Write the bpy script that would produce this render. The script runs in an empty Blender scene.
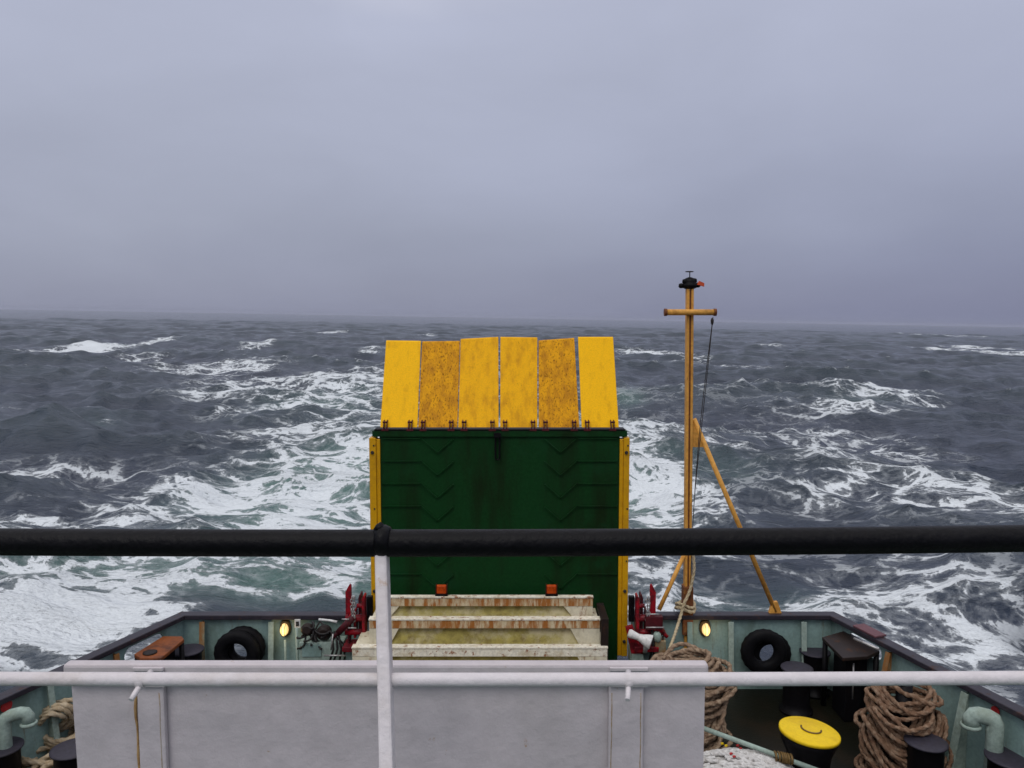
import bpy, bmesh, math, random
import numpy as np
from mathutils import Vector, Matrix, noise as mnoise

S = bpy.context.scene
COL = S.collection
PI = math.pi
rad = math.radians

# ------------------------------------------------------------------ camera, world, sun, exposure
FPX = 800.0
PITCH = math.atan(66.5 / FPX)
cam_d = bpy.data.cameras.new('camera')
cam_d.sensor_width = 36; cam_d.lens = FPX / 1024 * 36
cam_d.clip_start = 0.05; cam_d.clip_end = 30000
cam = bpy.data.objects.new('camera', cam_d)
cam.location = (0, 0, 0)
cam.rotation_euler = (PI / 2 - PITCH, 0, 0)
COL.objects.link(cam); S.camera = cam

S.view_settings.view_transform = 'Standard'
S.view_settings.look = 'None'
S.view_settings.exposure = 0.0
S.view_settings.gamma = 1
S.view_settings.use_curve_mapping = False

HEEL = math.atan(18 / 1024)          # the ship rolls in the swell: the sea lies at 1 degree to her decks
SUN_EL, SUN_AZ = rad(52), rad(200)   # high behind the clouds, ahead of the ship

world = bpy.data.worlds.new('World'); S.world = world
world.use_nodes = True
wn, wl = world.node_tree.nodes, world.node_tree.links
wn.clear()
wo = wn.new('ShaderNodeOutputWorld'); bg = wn.new('ShaderNodeBackground')
sky = wn.new('ShaderNodeTexSky'); sky.sky_type = 'NISHITA'; sky.sun_disc = False
sky.sun_elevation = SUN_EL; sky.sun_rotation = SUN_AZ
tc = wn.new('ShaderNodeTexCoord')
sep = wn.new('ShaderNodeSeparateXYZ'); wl.new(tc.outputs['Generated'], sep.inputs[0])
# overcast: luminance rises towards the zenith; faint soft cloud masses
ramp = wn.new('ShaderNodeValToRGB')
def stops(rampnode, lst):
    cr = rampnode.color_ramp
    while len(cr.elements) > 1: cr.elements.remove(cr.elements[-1])
    cr.elements[0].position = lst[0][0]; cr.elements[0].color = (*lst[0][1], 1)
    for p, c in lst[1:]:
        e = cr.elements.new(p); e.color = (*c, 1)
mp = wn.new('ShaderNodeMapping'); mp.inputs['Scale'].default_value = (1.0, 1.0, 2.6)
wl.new(tc.outputs['Generated'], mp.inputs[0])
nz = wn.new('ShaderNodeTexNoise'); nz.inputs['Scale'].default_value = 1.5; nz.inputs['Detail'].default_value = 5
nz.inputs['Roughness'].default_value = 0.5; nz.inputs['Distortion'].default_value = 0.4
wl.new(mp.outputs[0], nz.inputs['Vector'])
nm = wn.new('ShaderNodeMath'); nm.operation = 'MULTIPLY_ADD'; nm.inputs[1].default_value = 0.20; nm.inputs[2].default_value = -0.10
wl.new(nz.outputs['Fac'], nm.inputs[0])
ad = wn.new('ShaderNodeMath'); ad.operation = 'ADD'; wl.new(sep.outputs['Z'], ad.inputs[0]); wl.new(nm.outputs[0], ad.inputs[1])
wl.new(ad.outputs[0], ramp.inputs[0])
SKY = [(0.0, (0.262, 0.278, 0.380)), (0.05, (0.300, 0.318, 0.420)), (0.12, (0.360, 0.382, 0.485)), (0.22, (0.418, 0.445, 0.560)), (0.36, (0.47, 0.50, 0.63)),
       (0.60, (0.80, 0.80, 0.88)), (1.0, (1.22, 1.20, 1.22))]
stops(ramp, SKY)
# cloud brightness mottling
mul = wn.new('ShaderNodeMixRGB'); mul.blend_type = 'MULTIPLY'; mul.inputs[0].default_value = 1
n2 = wn.new('ShaderNodeTexNoise'); n2.inputs['Scale'].default_value = 3.2; n2.inputs['Detail'].default_value = 6; n2.inputs['Distortion'].default_value = 0.3
wl.new(mp.outputs[0], n2.inputs['Vector'])
r2 = wn.new('ShaderNodeMapRange'); r2.inputs['From Min'].default_value = .3; r2.inputs['From Max'].default_value = .7
r2.inputs['To Min'].default_value = .95; r2.inputs['To Max'].default_value = 1.05
wl.new(n2.outputs['Fac'], r2.inputs['Value'])
wl.new(ramp.outputs[0], mul.inputs[1]); wl.new(r2.outputs[0], mul.inputs[2])
# the clear sky above the clouds tints the overcast a little
sk = wn.new('ShaderNodeMixRGB'); sk.blend_type = 'MULTIPLY'; sk.inputs[0].default_value = 1; sk.inputs[2].default_value = (.07, .07, .07, 1)
wl.new(sky.outputs[0], sk.inputs[1])
mx = wn.new('ShaderNodeMixRGB'); mx.inputs[0].default_value = 0.06
# thicker, bluer cloud low on the starboard quarter
azr = wn.new('ShaderNodeMapRange'); azr.interpolation_type = 'SMOOTHSTEP'
for k_, v_ in zip(('From Min','From Max','To Min','To Max'), (-.5, .75, 0, .55)): azr.inputs[k_].default_value = v_
wl.new(sep.outputs['X'], azr.inputs['Value'])
elr = wn.new('ShaderNodeMapRange'); elr.interpolation_type = 'SMOOTHSTEP'
for k_, v_ in zip(('From Min','From Max','To Min','To Max'), (0, .35, 1, .15)): elr.inputs[k_].default_value = v_
wl.new(sep.outputs['Z'], elr.inputs['Value'])
azm = wn.new('ShaderNodeMath'); azm.operation = 'MULTIPLY'; wl.new(azr.outputs[0], azm.inputs[0]); wl.new(elr.outputs[0], azm.inputs[1])
bl_ = wn.new('ShaderNodeMixRGB'); bl_.blend_type = 'MULTIPLY'; bl_.inputs[2].default_value = (.62, .64, .80, 1)
wl.new(azm.outputs[0], bl_.inputs[0]); wl.new(mul.outputs[0], bl_.inputs[1])
wl.new(bl_.outputs[0], mx.inputs[1]); wl.new(sk.outputs[0], mx.inputs[2])
wl.new(mx.outputs[0], bg.inputs[0]); bg.inputs[1].default_value = 1.0
wl.new(bg.outputs[0], wo.inputs[0])

sd = bpy.data.lights.new('sun', 'SUN'); sd.energy = 0.9; sd.angle = rad(30); sd.color = (1, .97, .93)
sun = bpy.data.objects.new('sun', sd); COL.objects.link(sun)
sdir = Vector((math.sin(SUN_AZ) * math.cos(SUN_EL), math.cos(SUN_AZ) * math.cos(SUN_EL), math.sin(SUN_EL)))
sun.rotation_euler = sdir.to_track_quat('Z', 'Y').to_euler(); sun.location = sdir * 50

# ------------------------------------------------------------------ helpers
sP, cP = math.sin(PITCH), math.cos(PITCH)
def ray(px, py):
    u = (px - 512) / FPX; v = (384 - py) / FPX
    return Vector((u, cP + v * sP, -sP + v * cP))
def at(px, py, Y):                    # point at forward distance Y
    d = ray(px, py); return d * (Y / d.y)
def atz(px, py, z):                   # point at height z
    d = ray(px, py); return d * (z / d.z)

SEA_Z = -7.3
Rsea = Matrix.Rotation(HEEL, 3, 'Y')
def sea_pt(px, py):                   # point of the calm sea plane, in the sea's own axes
    Ri = Rsea.transposed(); o = Ri @ Vector((0, 0, -SEA_Z)); d = Ri @ ray(px, py)
    t = -o.z / d.z; p = o + d * t
    return p.x, p.y

class MB:
    def __init__(s, root=None): s.bm = bmesh.new(); s.o = Vector(root.location) if root is not None else Vector((0, 0, 0))
    def hexa(s, pts):                 # 8 corners: bottom 4, top 4
        v = [s.bm.verts.new(Vector(p) - s.o) for p in pts]
        for f in ((0,3,2,1),(4,5,6,7),(0,1,5,4),(1,2,6,5),(2,3,7,6),(3,0,4,7)): s.bm.faces.new([v[i] for i in f])
        return s
    def box(s, lo, hi):
        x0,y0,z0 = lo; x1,y1,z1 = hi
        x0,x1 = sorted((x0,x1)); y0,y1 = sorted((y0,y1)); z0,z1 = sorted((z0,z1))
        return s.hexa([(x0,y0,z0),(x1,y0,z0),(x1,y1,z0),(x0,y1,z0),(x0,y0,z1),(x1,y0,z1),(x1,y1,z1),(x0,y1,z1)])
    def obox(s, c, size, M=None):
        hx,hy,hz = (q/2 for q in size); M = M or Matrix.Identity(3); c = Vector(c)
        return s.hexa([c + M @ Vector(p) for p in ((-hx,-hy,-hz),(hx,-hy,-hz),(hx,hy,-hz),(-hx,hy,-hz),(-hx,-hy,hz),(hx,-hy,hz),(hx,hy,hz),(-hx,hy,hz))])
    def prism(s, poly, d):            # polygon of 3-D points pushed by vector d
        d = Vector(d); a = [s.bm.verts.new(Vector(p) - s.o) for p in poly]; b = [s.bm.verts.new(Vector(p) + d - s.o) for p in poly]
        n = len(poly); s.bm.faces.new(a[::-1]); s.bm.faces.new(b)
        for i in range(n): s.bm.faces.new((a[i], a[(i+1)%n], b[(i+1)%n], b[i]))
        return s
    def tube(s, pts, r, n=10, closed=False, lobes=0, twist=0.0, caps=True):
        pts = [Vector(p) - s.o for p in pts]; N = len(pts)
        rs = r if hasattr(r, '__len__') else [r] * N
        rings = []; T0 = None; L = 0
        for i, p in enumerate(pts):
            a = pts[(i-1) % N] if (closed or i > 0) else p; b = pts[(i+1) % N] if (closed or i < N-1) else p
            T = (b - a)
            T = T.normalized() if T.length > 1e-9 else Vector((0,0,1))
            if T0 is None:
                U = T.orthogonal().normalized()
            else:
                U = (U - T * U.dot(T)); U = U.normalized() if U.length > 1e-6 else T.orthogonal().normalized()
                L += (pts[i] - pts[i-1]).length
            T0 = T; W = T.cross(U)
            ring = []
            for k in range(n):
                an = 2*PI*k/n; rr = rs[i] * (1 + (0.17 * math.cos(lobes*an) if lobes else 0))
                an2 = an + twist * L
                ring.append(s.bm.verts.new(p + U * (rr*math.cos(an2)) + W * (rr*math.sin(an2))))
            rings.append(ring)
        M = N if closed else N-1
        for i in range(M):
            A = rings[i]; B = rings[(i+1) % N]
            for k in range(n): 
                f = s.bm.faces.new((A[k], A[(k+1)%n], B[(k+1)%n], B[k])); f.smooth = True
        if not closed and caps:
            s.bm.faces.new(rings[0][::-1]); s.bm.faces.new(rings[-1])
        return s
    def cyl(s, p0, p1, r0, r1=None, n=24):
        return s.tube([p0, p1], [r0, r0 if r1 is None else r1], n)
    def lathe(s, c, axis, prof, n=32):   # prof: (radius, height along axis)
        axis = Vector(axis).normalized(); U = axis.orthogonal().normalized(); W = axis.cross(U); c = Vector(c) - s.o
        rings = []
        for r, h in prof:
            rings.append([s.bm.verts.new(c + axis*h + U*(max(r,1e-4)*math.cos(2*PI*k/n)) + W*(max(r,1e-4)*math.sin(2*PI*k/n))) for k in range(n)])
        for A, B in zip(rings, rings[1:]):
            for k in range(n):
                f = s.bm.faces.new((A[k], A[(k+1)%n], B[(k+1)%n], B[k])); f.smooth = True
        s.bm.faces.new(rings[0][::-1]); s.bm.faces.new(rings[-1])
        return s
    def build(s, name, mat, parent=None, bev=0.0, auto=True):
        bmesh.ops.recalc_face_normals(s.bm, faces=s.bm.faces[:])
        me = bpy.data.meshes.new(name); s.bm.to_mesh(me); s.bm.free()
        o = bpy.data.objects.new(name, me); COL.objects.link(o)
        me.materials.append(mat)
        if parent is not None: o.parent = parent
        else: pass
        if bev:
            m = o.modifiers.new('bevel', 'BEVEL'); m.width = bev; m.segments = 2; m.limit_method = 'ANGLE'; m.angle_limit = rad(40)
        return o

def thing(name, label, cat, loc=(0,0,0), group=None):
    o = bpy.data.objects.new(name, None); COL.objects.link(o); o.location = loc; o.empty_display_size = .2
    o['label'] = label; o['category'] = cat
    if group: o['group'] = group
    return o
def tag(o, label, cat, group=None):
    o['label'] = label; o['category'] = cat
    if group: o['group'] = group
    return o
def copy_tree(o, parent=None):
    c = o.copy(); COL.objects.link(c)
    if parent is not None: c.parent = parent
    for ch in [q for q in o.children]: copy_tree(ch, c)
    return c

def mat(name, col, rough=.5, metal=0, dark=None, dscale=3, damt=.5, dstretch=(1,1,1), dlo=.45, dhi=.7,
        rust=None, rscale=6, ramt=0, rstretch=(1,1,1), rlo=.55, rhi=.65, bump=.1, bscale=40, emit=0, spec=.22, fine=.15, fscale=25, cloth=False):
    m = bpy.data.materials.new(name); m.use_nodes = True; n, l = m.node_tree.nodes, m.node_tree.links
    b = n['Principled BSDF']; b.inputs['Roughness'].default_value = rough; b.inputs['Metallic'].default_value = metal
    b.inputs['Specular IOR Level'].default_value = spec
    t = n.new('ShaderNodeTexCoord')
    def nz(scale, stretch, det=6, seed=0.0, ro=.6):
        mp = n.new('ShaderNodeMapping'); mp.inputs['Scale'].default_value = stretch; mp.inputs['Location'].default_value = (seed, seed*.7, seed*1.3)
        l.new(t.outputs['Object'], mp.inputs[0])
        q = n.new('ShaderNodeTexNoise'); q.inputs['Scale'].default_value = scale; q.inputs['Detail'].default_value = det; q.inputs['Roughness'].default_value = ro
        l.new(mp.outputs[0], q.inputs['Vector']); return q.outputs['Fac']
    def mr(src, a, b_, c=0, d=1):
        q = n.new('ShaderNodeMapRange'); q.interpolation_type = 'SMOOTHSTEP'; l.new(src, q.inputs['Value'])
        for k, v in zip(('From Min','From Max','To Min','To Max'), (a,b_,c,d)): q.inputs[k].default_value = v
        return q.outputs[0]
    def mix(f, a, b_):
        q = n.new('ShaderNodeMixRGB')
        l.new(f, q.inputs[0])
        for i, v in ((1,a),(2,b_)):
            if hasattr(v, '__len__'): q.inputs[i].default_value = (*v, 1)
            else: l.new(v, q.inputs[i])
        return q.outputs[0]
    c = mix(mr(nz(fscale, (1,1,1), 8, 3.1), .3, .7), tuple(q*(1-fine) for q in col), tuple(min(1, q*(1+fine)) for q in col))
    if dark is not None: c = mix(mr(nz(dscale, dstretch, 8, 11.7, .65), dlo, dhi, 0, damt), c, dark)
    if rust is not None:
        rm = mr(nz(rscale, rstretch, 9, 23.3, .7), rlo, rhi, 0, ramt)
        c = mix(rm, c, rust)
        rr = n.new('ShaderNodeMapRange'); l.new(rm, rr.inputs['Value']); rr.inputs['To Min'].default_value = rough; rr.inputs['To Max'].default_value = .9
        l.new(rr.outputs[0], b.inputs['Roughness'])
    l.new(c, b.inputs['Base Color'])
    if emit:
        b.inputs['Emission Color'].default_value = (*col, 1); b.inputs['Emission Strength'].default_value = emit
    if bump:
        q = n.new('ShaderNodeBump'); q.inputs['Strength'].default_value = bump; q.inputs['Distance'].default_value = .01
        l.new(nz(bscale, (1,1,1), 6, 5.5), q.inputs['Height']); l.new(q.outputs[0], b.inputs['Normal'])
    if cloth: b.inputs['Sheen Weight'].default_value = .3
    return m

RUST = (.20, .065, .018)
M = dict(
 white=mat('white_paint', (.565,.515,.53), .38, dark=(.40,.37,.35), dscale=3.2, damt=.28, dstretch=(1,1,.5), rust=(.36,.22,.10), rscale=22, ramt=.7, rlo=.66, rhi=.71, bump=.9, bscale=7, fine=.05),
 whiterail=mat('white_rail_paint', (.66,.62,.63), .4, dark=(.42,.36,.30), dscale=5, damt=.4, rust=(.40,.22,.08), rscale=20, ramt=.5, rlo=.66, rhi=.75, bump=.3, bscale=50, fine=.05),
 tape=mat('black_rail_paint', (.0022,.002,.003), .42, spec=.13, dark=(.006,.0055,.007), dscale=18, damt=.5, bump=.35, bscale=60),
 teal=mat('teal_paint', (.235,.345,.325), .5, dark=(.10,.145,.12), dscale=1.6, damt=.75, dstretch=(1,1,.5), rust=(.13,.075,.03), rscale=5, ramt=.8, rstretch=(2.2,2.2,.35), rlo=.58, rhi=.74, fine=.10),
 paleteal=mat('pale_teal_paint', (.29,.37,.325), .5, dark=(.16,.19,.14), dscale=4, damt=.6, rust=(.30,.15,.05), rscale=7, ramt=.7, rlo=.62, rhi=.72),
 rustteal=mat('rusted_teal_paint', (.27,.26,.17), .7, dark=(.12,.12,.08), dscale=4, damt=.6, rust=(.26,.11,.03), rscale=3, ramt=.95, rstretch=(1,1,.5), rlo=.40, rhi=.56),
 cap=mat('dark_cap_paint', (.026,.023,.031), .4, dark=(.045,.038,.05), dscale=4, damt=.6, rust=(.09,.045,.03), rscale=9, ramt=.5),
 deck=mat('wet_deck_paint', (.007,.007,.004), .38, dark=(.020,.013,.007), dscale=1.6, damt=.7, bump=.5, bscale=25, spec=.18),
 black=mat('black_paint', (.004,.0035,.0045), .5, spec=.12, rust=(.02,.010,.006), rscale=7, ramt=.6, rlo=.6, rhi=.72),
 bollardtop=mat('grey_bollard_top', (.036,.033,.046), .5, dark=(.03,.026,.03), dscale=7, damt=.6, rust=(.08,.04,.02), rscale=12, ramt=.5, rlo=.62, rhi=.7),
 brown=mat('rust_brown_steel', (.018,.011,.009), .5, dark=(.007,.005,.005), dscale=5, damt=.6, rust=(.07,.03,.015), rscale=6, ramt=.5),
 orange=mat('orange_rust', (.20,.058,.016), .6, dark=(.05,.018,.010), dscale=4, damt=.9, rust=(.20,.06,.02), rscale=14, ramt=.5),
 green=mat('green_ramp_paint', (.006,.040,.010), .45, spec=.08, dark=(.008,.013,.004), dscale=1.2, damt=.8, dstretch=(1.6,1,.25), rust=(.006,.044,.014), rscale=2.2, ramt=.5, bump=.25, bscale=18),
 greendark=mat('dark_green_edge', (.004,.014,.008), .5, dark=(.008,.009,.010), dscale=3, damt=.7),
 yellow=mat('yellow_frame_paint', (.62,.32,.004), .45, dark=(.40,.19,.010), dscale=5, damt=.5, rust=(.16,.07,.01), rscale=16, ramt=.7, rlo=.64, rhi=.7, fine=.06),
 lidyellow=mat('yellow_lid_paint', (.76,.52,.008), .5, dark=(.55,.33,.01), dscale=5, damt=.5, rust=(.2,.1,.02), rscale=22, ramt=.6, rlo=.66, rhi=.72, fine=.06),
 mast=mat('ochre_mast_paint', (.66,.33,.065), .5, dark=(.28,.10,.02), dscale=9, damt=.6, dstretch=(1,1,.3), rust=(.14,.05,.02), rscale=14, ramt=.7, rlo=.62, rhi=.7, rstretch=(1,1,.3)),
 mastdark=mat('brown_mast_rib', (.16,.055,.02), .6, rust=(.4,.2,.05), rscale=8, ramt=.5),
 cream=mat('cream_casing_paint', (.66,.61,.46), .55, dark=(.33,.27,.13), dscale=5, damt=.6, dstretch=(1,1,.4), rust=RUST, rscale=7, ramt=.95, rstretch=(1,1,.3), rlo=.55, rhi=.66, fine=.08),
 creamrust=mat('rusty_cream_beam', (.60,.50,.32), .6, dark=(.42,.24,.08), dscale=9, damt=.8, dstretch=(1,1,.3), rust=(.33,.11,.015), rscale=4.0, ramt=.95, rstretch=(3.2,1,.6), rlo=.40, rhi=.58, fine=.1, fscale=40),
 lip=mat('worn_cream_lip', (.74,.70,.58), .5, dark=(.40,.30,.15), dscale=7, damt=.6, rust=(.24,.08,.02), rscale=9, ramt=.9, rlo=.55, rhi=.63, rstretch=(1,1.5,1)),
 algae=mat('algae_stained_tray', (.31,.26,.065), .55, dark=(.17,.12,.03), dscale=6, damt=.9, rust=(.54,.48,.30), rscale=1.5, ramt=.85, rstretch=(1,.8,1), rlo=.46, rhi=.64, fine=.2, fscale=14),
 red=mat('red_machinery_paint', (.30,.008,.016), .4, dark=(.07,.01,.014), dscale=7, damt=.85, dlo=.42, dhi=.6, fine=.15),
 darkred=mat('dark_red_paint', (.075,.008,.012), .5, dark=(.02,.008,.01), dscale=9, damt=.7),
 steel=mat('bright_steel', (.42,.41,.40), .4, .6, dark=(.15,.13,.12), dscale=30, damt=.6),
 whiteplastic=mat('white_enamel', (.68,.68,.66), .4, dark=(.45,.42,.38), dscale=12, damt=.5),
 hose=mat('black_hose', (.016,.014,.014), .5, dark=(.04,.035,.03), dscale=14, damt=.6),
 rubber=mat('tyre_rubber', (.004,.004,.005), .6, spec=.1, dark=(.009,.008,.008), dscale=9, damt=.6),
 rope=mat('brown_hemp_rope', (.22,.15,.10), .9, dark=(.10,.055,.035), dscale=5, damt=.85, rust=(.38,.29,.20), rscale=16, ramt=.8, rlo=.45, rhi=.65, bump=.6, bscale=70, spec=.1),
 ropeorange=mat('rusty_brown_rope', (.17,.10,.062), .9, dark=(.09,.045,.028), dscale=5, damt=.8, rust=(.30,.215,.15), rscale=16, ramt=.8, rlo=.45, rhi=.65, bump=.6, bscale=70, spec=.1),
 ropepale=mat('pale_tan_rope', (.42,.33,.215), .9, dark=(.22,.15,.08), dscale=5, damt=.8, rust=(.5,.43,.32), rscale=16, ramt=.7, rlo=.45, rhi=.65, bump=.6, bscale=70, spec=.1),
 ropewhite=mat('white_nylon_rope', (.58,.57,.55), .85, dark=(.34,.31,.28), dscale=9, damt=.7, bump=.8, bscale=70, spec=.15),
 line=mat('weathered_line', (.47,.39,.25), .9, dark=(.28,.2,.11), dscale=14, damt=.8, bump=.4, bscale=60, spec=.1),
 wire=mat('dark_wire', (.035,.03,.028), .6),
 lens=mat('orange_lens', (.42,.055,.006), .3, dark=(.14,.012,.0), dscale=14, damt=.8, emit=.10),
 glow=mat('lit_lamp_glass', (1,.66,.26), .3, emit=.95, bump=0, fine=.02),
 brass=mat('brass_guard', (.16,.10,.035), .5, .3, dark=(.1,.06,.03), dscale=20, damt=.7),
 pink=mat('faded_red_pad', (.13,.06,.07), .6, dark=(.06,.03,.035), dscale=9, damt=.6),
 redmark=mat('red_mark_paint', (.42,.03,.03), .5),
 hull=mat('dark_hull_paint', (.02,.03,.045), .4, rust=RUST, rscale=3, ramt=.6, rstretch=(1,1,.3)),
 deckred=mat('upper_deck_paint', (.07,.12,.09), .6, dark=(.05,.07,.06), dscale=2, damt=.5),
 signwhite=mat('sign_white', (.6,.6,.58), .5), signblack=mat('sign_black', (.02,.02,.02), .5), orangered=mat('orange_flag', (.60,.09,.03), .6),
)

# ------------------------------------------------------------------ sea
def build_sea():
    rng = np.random.default_rng(7)
    # polar sheet: rings grow with distance, fine spokes over the stern quarter, coarse elsewhere
    rr = [0.0, 6.0, 10.0, 13.0]
    while rr[-1] < 9000: rr.append(rr[-1] * 1.0062 if rr[-1] < 700 else rr[-1] * 1.02)
    rr = np.array(rr)
    fine = np.radians(np.arange(-46, 46.001, 0.105)); coarse = np.radians(np.arange(50, 312, 4.0))
    an = np.concatenate([fine, coarse]); nA = len(an); nR = len(rr)
    R, A = np.meshgrid(rr[1:], an, indexing='ij')
    X = (R * np.sin(A)); Y = (R * np.cos(A)); Dr = np.gradient(rr)[1:, None] * np.ones_like(A)
    X0, Y0 = X.copy(), Y.copy()
    H = np.zeros_like(X); DX = np.zeros_like(X); DY = np.zeros_like(X); J = np.zeros_like(X); small = np.zeros_like(X)
    NW = 110
    lam = np.exp(np.linspace(math.log(0.9), math.log(46), NW)); 
    wind = rad(8)                                   # seas run up from astern, a little across
    for i, L in enumerate(lam):
        k = 2*PI/L
        spread = .95 if L < 8 else .62
        th = wind + rng.normal(0, spread)
        kx, ky = k*math.sin(th), k*math.cos(th)
        # amplitude spectrum: swell peak near 30 m
        a = 0.0070 * L**0.92 * math.exp(-((max(L, 24)-24)/19)**2)
        if L < 6: a *= 1.5
        ph = rng.uniform(0, 2*PI)
        fade = np.clip((L/ (Dr*2.6)) - .3, 0, 1)
        arg = kx*X0 + ky*Y0 + ph
        s, c = np.sin(arg), np.cos(arg)
        H += a*fade*c
        q = 0.85
        DX -= q*a*fade*s*math.sin(th); DY -= q*a*fade*s*math.cos(th)
        J += a*k*fade*c
    def hump(px, py, wx, h, wy_m, ang=0):
        cx, cy = sea_pt(px, py); D = cy; sx = wx/FPX*D
        dx, dy = X0-cx, Y0-cy; ca, sa = math.cos(ang), math.sin(ang)
        u = dx*ca+dy*sa; v = -dx*sa+dy*ca
        g = np.exp(-(u/sx)**2 - np.where(v < 0, (v/(wy_m*.7))**2, (v/wy_m)**2))
        return h*g
    # patches that the photograph shows: breaking crests and one tall dark wave to port
    for a in ((62,436,36,1.45,3.6,.10), (75,357,38,.9,6,.05), (230,432,80,.5,5,-.1), (610,388,60,.5,6,0), (860,398,60,.7,6,.1), (655,362,30,1.1,7,0),
              (960,360,50,.6,8,0), (410,352,60,.5,8,0), (165,343,14,.5,8,0), (740,455,90,-.3,6,0)):
        H += hump(*a)
    calm = np.clip((R-8)/18, 0.25, 1)
    H *= calm; X = X0 + DX*calm; Y = Y0 + DY*calm
    # foam density and aerated water, as gaussians on the sea plane
    F = np.zeros_like(X); T = np.zeros_like(X)
    def blob(arr, px, py, wx, wy, s, sl=0.0):
        cx, cy = sea_pt(px, py); sx = wx/FPX*math.hypot(cx,cy)
        y1 = sea_pt(px, py-wy)[1]-cy if py-wy > 330 else 2*cy; y2 = cy-sea_pt(px, py+wy)[1]
        sy1 = min(y1, 4*y2)
        dx, dy = X0-cx - sl*(Y0-cy), Y0-cy
        arr += s*np.exp(-(dx/sx)**2 - np.where(dy > 0, (dy/sy1)**2, (dy/y2)**2))
    #      px   py   wx  wy  strength
    for b in (
      # port wake
      (215,366,50,5,.75),(290,382,75,7,.8),(330,377,40,6,.5),(225,398,60,5,.4),(330,402,50,9,.5),(330,432,48,14,.75),(235,412,32,4,.35),(285,425,30,6,.3),
      (255,470,40,9,.4),(200,480,60,10,.55),(300,470,70,18,.7),(170,512,110,12,.7),(300,515,80,22,.8),(60,518,80,6,.35),(20,524,60,5,.4),
      (345,455,30,25,.4),(250,440,30,6,.3),(120,525,90,10,.5),
      (60,464,75,8,.24),(20,410,40,3,.25),(118,424,14,1.5,.45),(92,416,10,1.2,.5),
      (40,570,60,13,.85),(110,562,60,7,.40),(15,610,60,18,.8),(60,640,70,20,.85),(130,600,50,8,.4),(160,588,34,10,.35),(208,582,12,24,.9),(240,604,20,6,.35),
      (20,660,60,14,.7),(290,606,80,5,.42),(355,575,22,14,.40),(335,600,30,6,.40),(290,575,90,22,.26),(30,660,110,30,1.1),(110,635,50,14,.8),(150,615,40,10,.5),
      # crests to port
      (85,350,24,3.5,1.7),(165,341,10,1.5,1.1),(258,347,12,1.5,.8),(322,333,14,1.3,.9),(135,356,26,1.6,.35),(372,352,10,2,.6),(205,351,20,1.5,.4),(428,336,8,1,.5),
      # starboard
      (820,440,150,28,.16),(900,500,120,30,.16),(880,600,150,45,.14),(690,560,90,40,.14),(720,395,110,12,.16),
      (655,355,24,3,1.35),(690,360,14,2,.5),(700,366,60,2,.35),(800,390,55,3.5,.55),(880,399,45,5,1.15),(940,404,16,2,.5),(850,412,55,4,.6),(740,385,40,3,.4),(700,390,50,4,.3),
      (650,470,26,26,.9),(655,510,24,14,.7),(630,440,20,10,.5),(700,500,20,8,.25),(840,428,70,6,.38),(760,440,60,6,.3),(890,445,50,6,.42),(720,450,60,4,.32),(660,440,30,4,.3),
      (900,480,70,12,.5),(970,495,50,14,.55),(860,500,55,10,.42),(940,470,30,7,.3),(1000,520,40,8,.5),(830,465,30,5,.3),(760,520,30,4,.15),
      (640,575,30,22,.9),(700,575,45,14,.45),(680,600,50,8,.6),(760,600,50,8,.55),(810,603,40,6,.5),(880,600,60,24,.5),(960,590,60,24,.55),(900,640,50,24,.6),(980,640,60,24,.6),(830,590,40,6,.4),(990,690,50,14,.6),
      (840,625,30,10,.5),(735,570,40,6,.25),(945,555,60,8,.4),(1010,560,30,10,.4),(700,545,40,6,.3),
      (940,336,5,1,.8),(948,350,10,1.5,1.0),(985,349,14,1.5,.9),(1012,355,18,2,1.0),(930,335,4,1.2,.7),(770,346,12,1,.3),(925,352,8,1,.4)):
        b = list(b)
        if b[0] > 680 and b[1] > 370: b[4] *= (.62 if b[1] < 540 else .42)
        if b[0] < 240 and b[1] > 550: b[4] *= 1.08
        if b[0] < 380 and 365 < b[1] < 450: b[4] *= .78
        blob(F, *b)
    for b in ((300,480,110,40,.75),(270,590,130,24,1.3),(400,560,200,40,.8),(60,600,110,34,.6),(330,400,80,20,.5),(640,500,45,40,.5),(720,470,55,14,.35),(760,590,110,16,.45),
              (620,400,22,6,.6),(640,388,20,4,.5),(95,425,40,7,.35),(500,450,160,40,.7),(880,405,60,5,.35)):
        blob(T, *b)
    # whitecaps where the sheet is steep and high, only on scattered seas
    crest = np.clip((J-0.50)*1.6, 0, 1) * np.clip(H*1.2-.1, 0, 1)
    far = np.clip((R-30)/80, 0, 1)
    F = F + crest*far*.25
    wake = np.exp(-((X0+3)/16)**2)*.20*np.clip((R-14)/14, 0, 1)*np.clip(1-R/420, 0, 1)
    F = F + wake
    F = .80*(1-np.exp(-np.clip(F,0,3)/.62)) + np.clip(F-1.0, 0, 1)*.9
    nring = (nR-1)*nA
    co = np.empty((nring+1, 3)); co[0] = (0, 0, -0.2)
    co[1:, 0] = X.ravel(); co[1:, 1] = Y.ravel(); co[1:, 2] = H.ravel()
    i = np.arange(nR-2)[:, None]*nA + 1; j = np.arange(nA)[None, :]; j2 = (j+1) % nA
    quads = np.stack([i+j, i+j2, i+nA+j2, i+nA+j], -1).reshape(-1, 4)[:, ::-1]
    tris = np.stack([np.zeros(nA, int), 1+(np.arange(nA)+1) % nA, 1+np.arange(nA)], -1)[:, ::-1]
    me = bpy.data.meshes.new('sea')
    nq, nt = len(quads), len(tris)
    me.vertices.add(len(co)); me.vertices.foreach_set('co', co.ravel())
    me.loops.add(nq*4+nt*3); me.loops.foreach_set('vertex_index', np.concatenate([quads.ravel(), tris.ravel()]).astype(np.int32))
    me.polygons.add(nq+nt)
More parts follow.
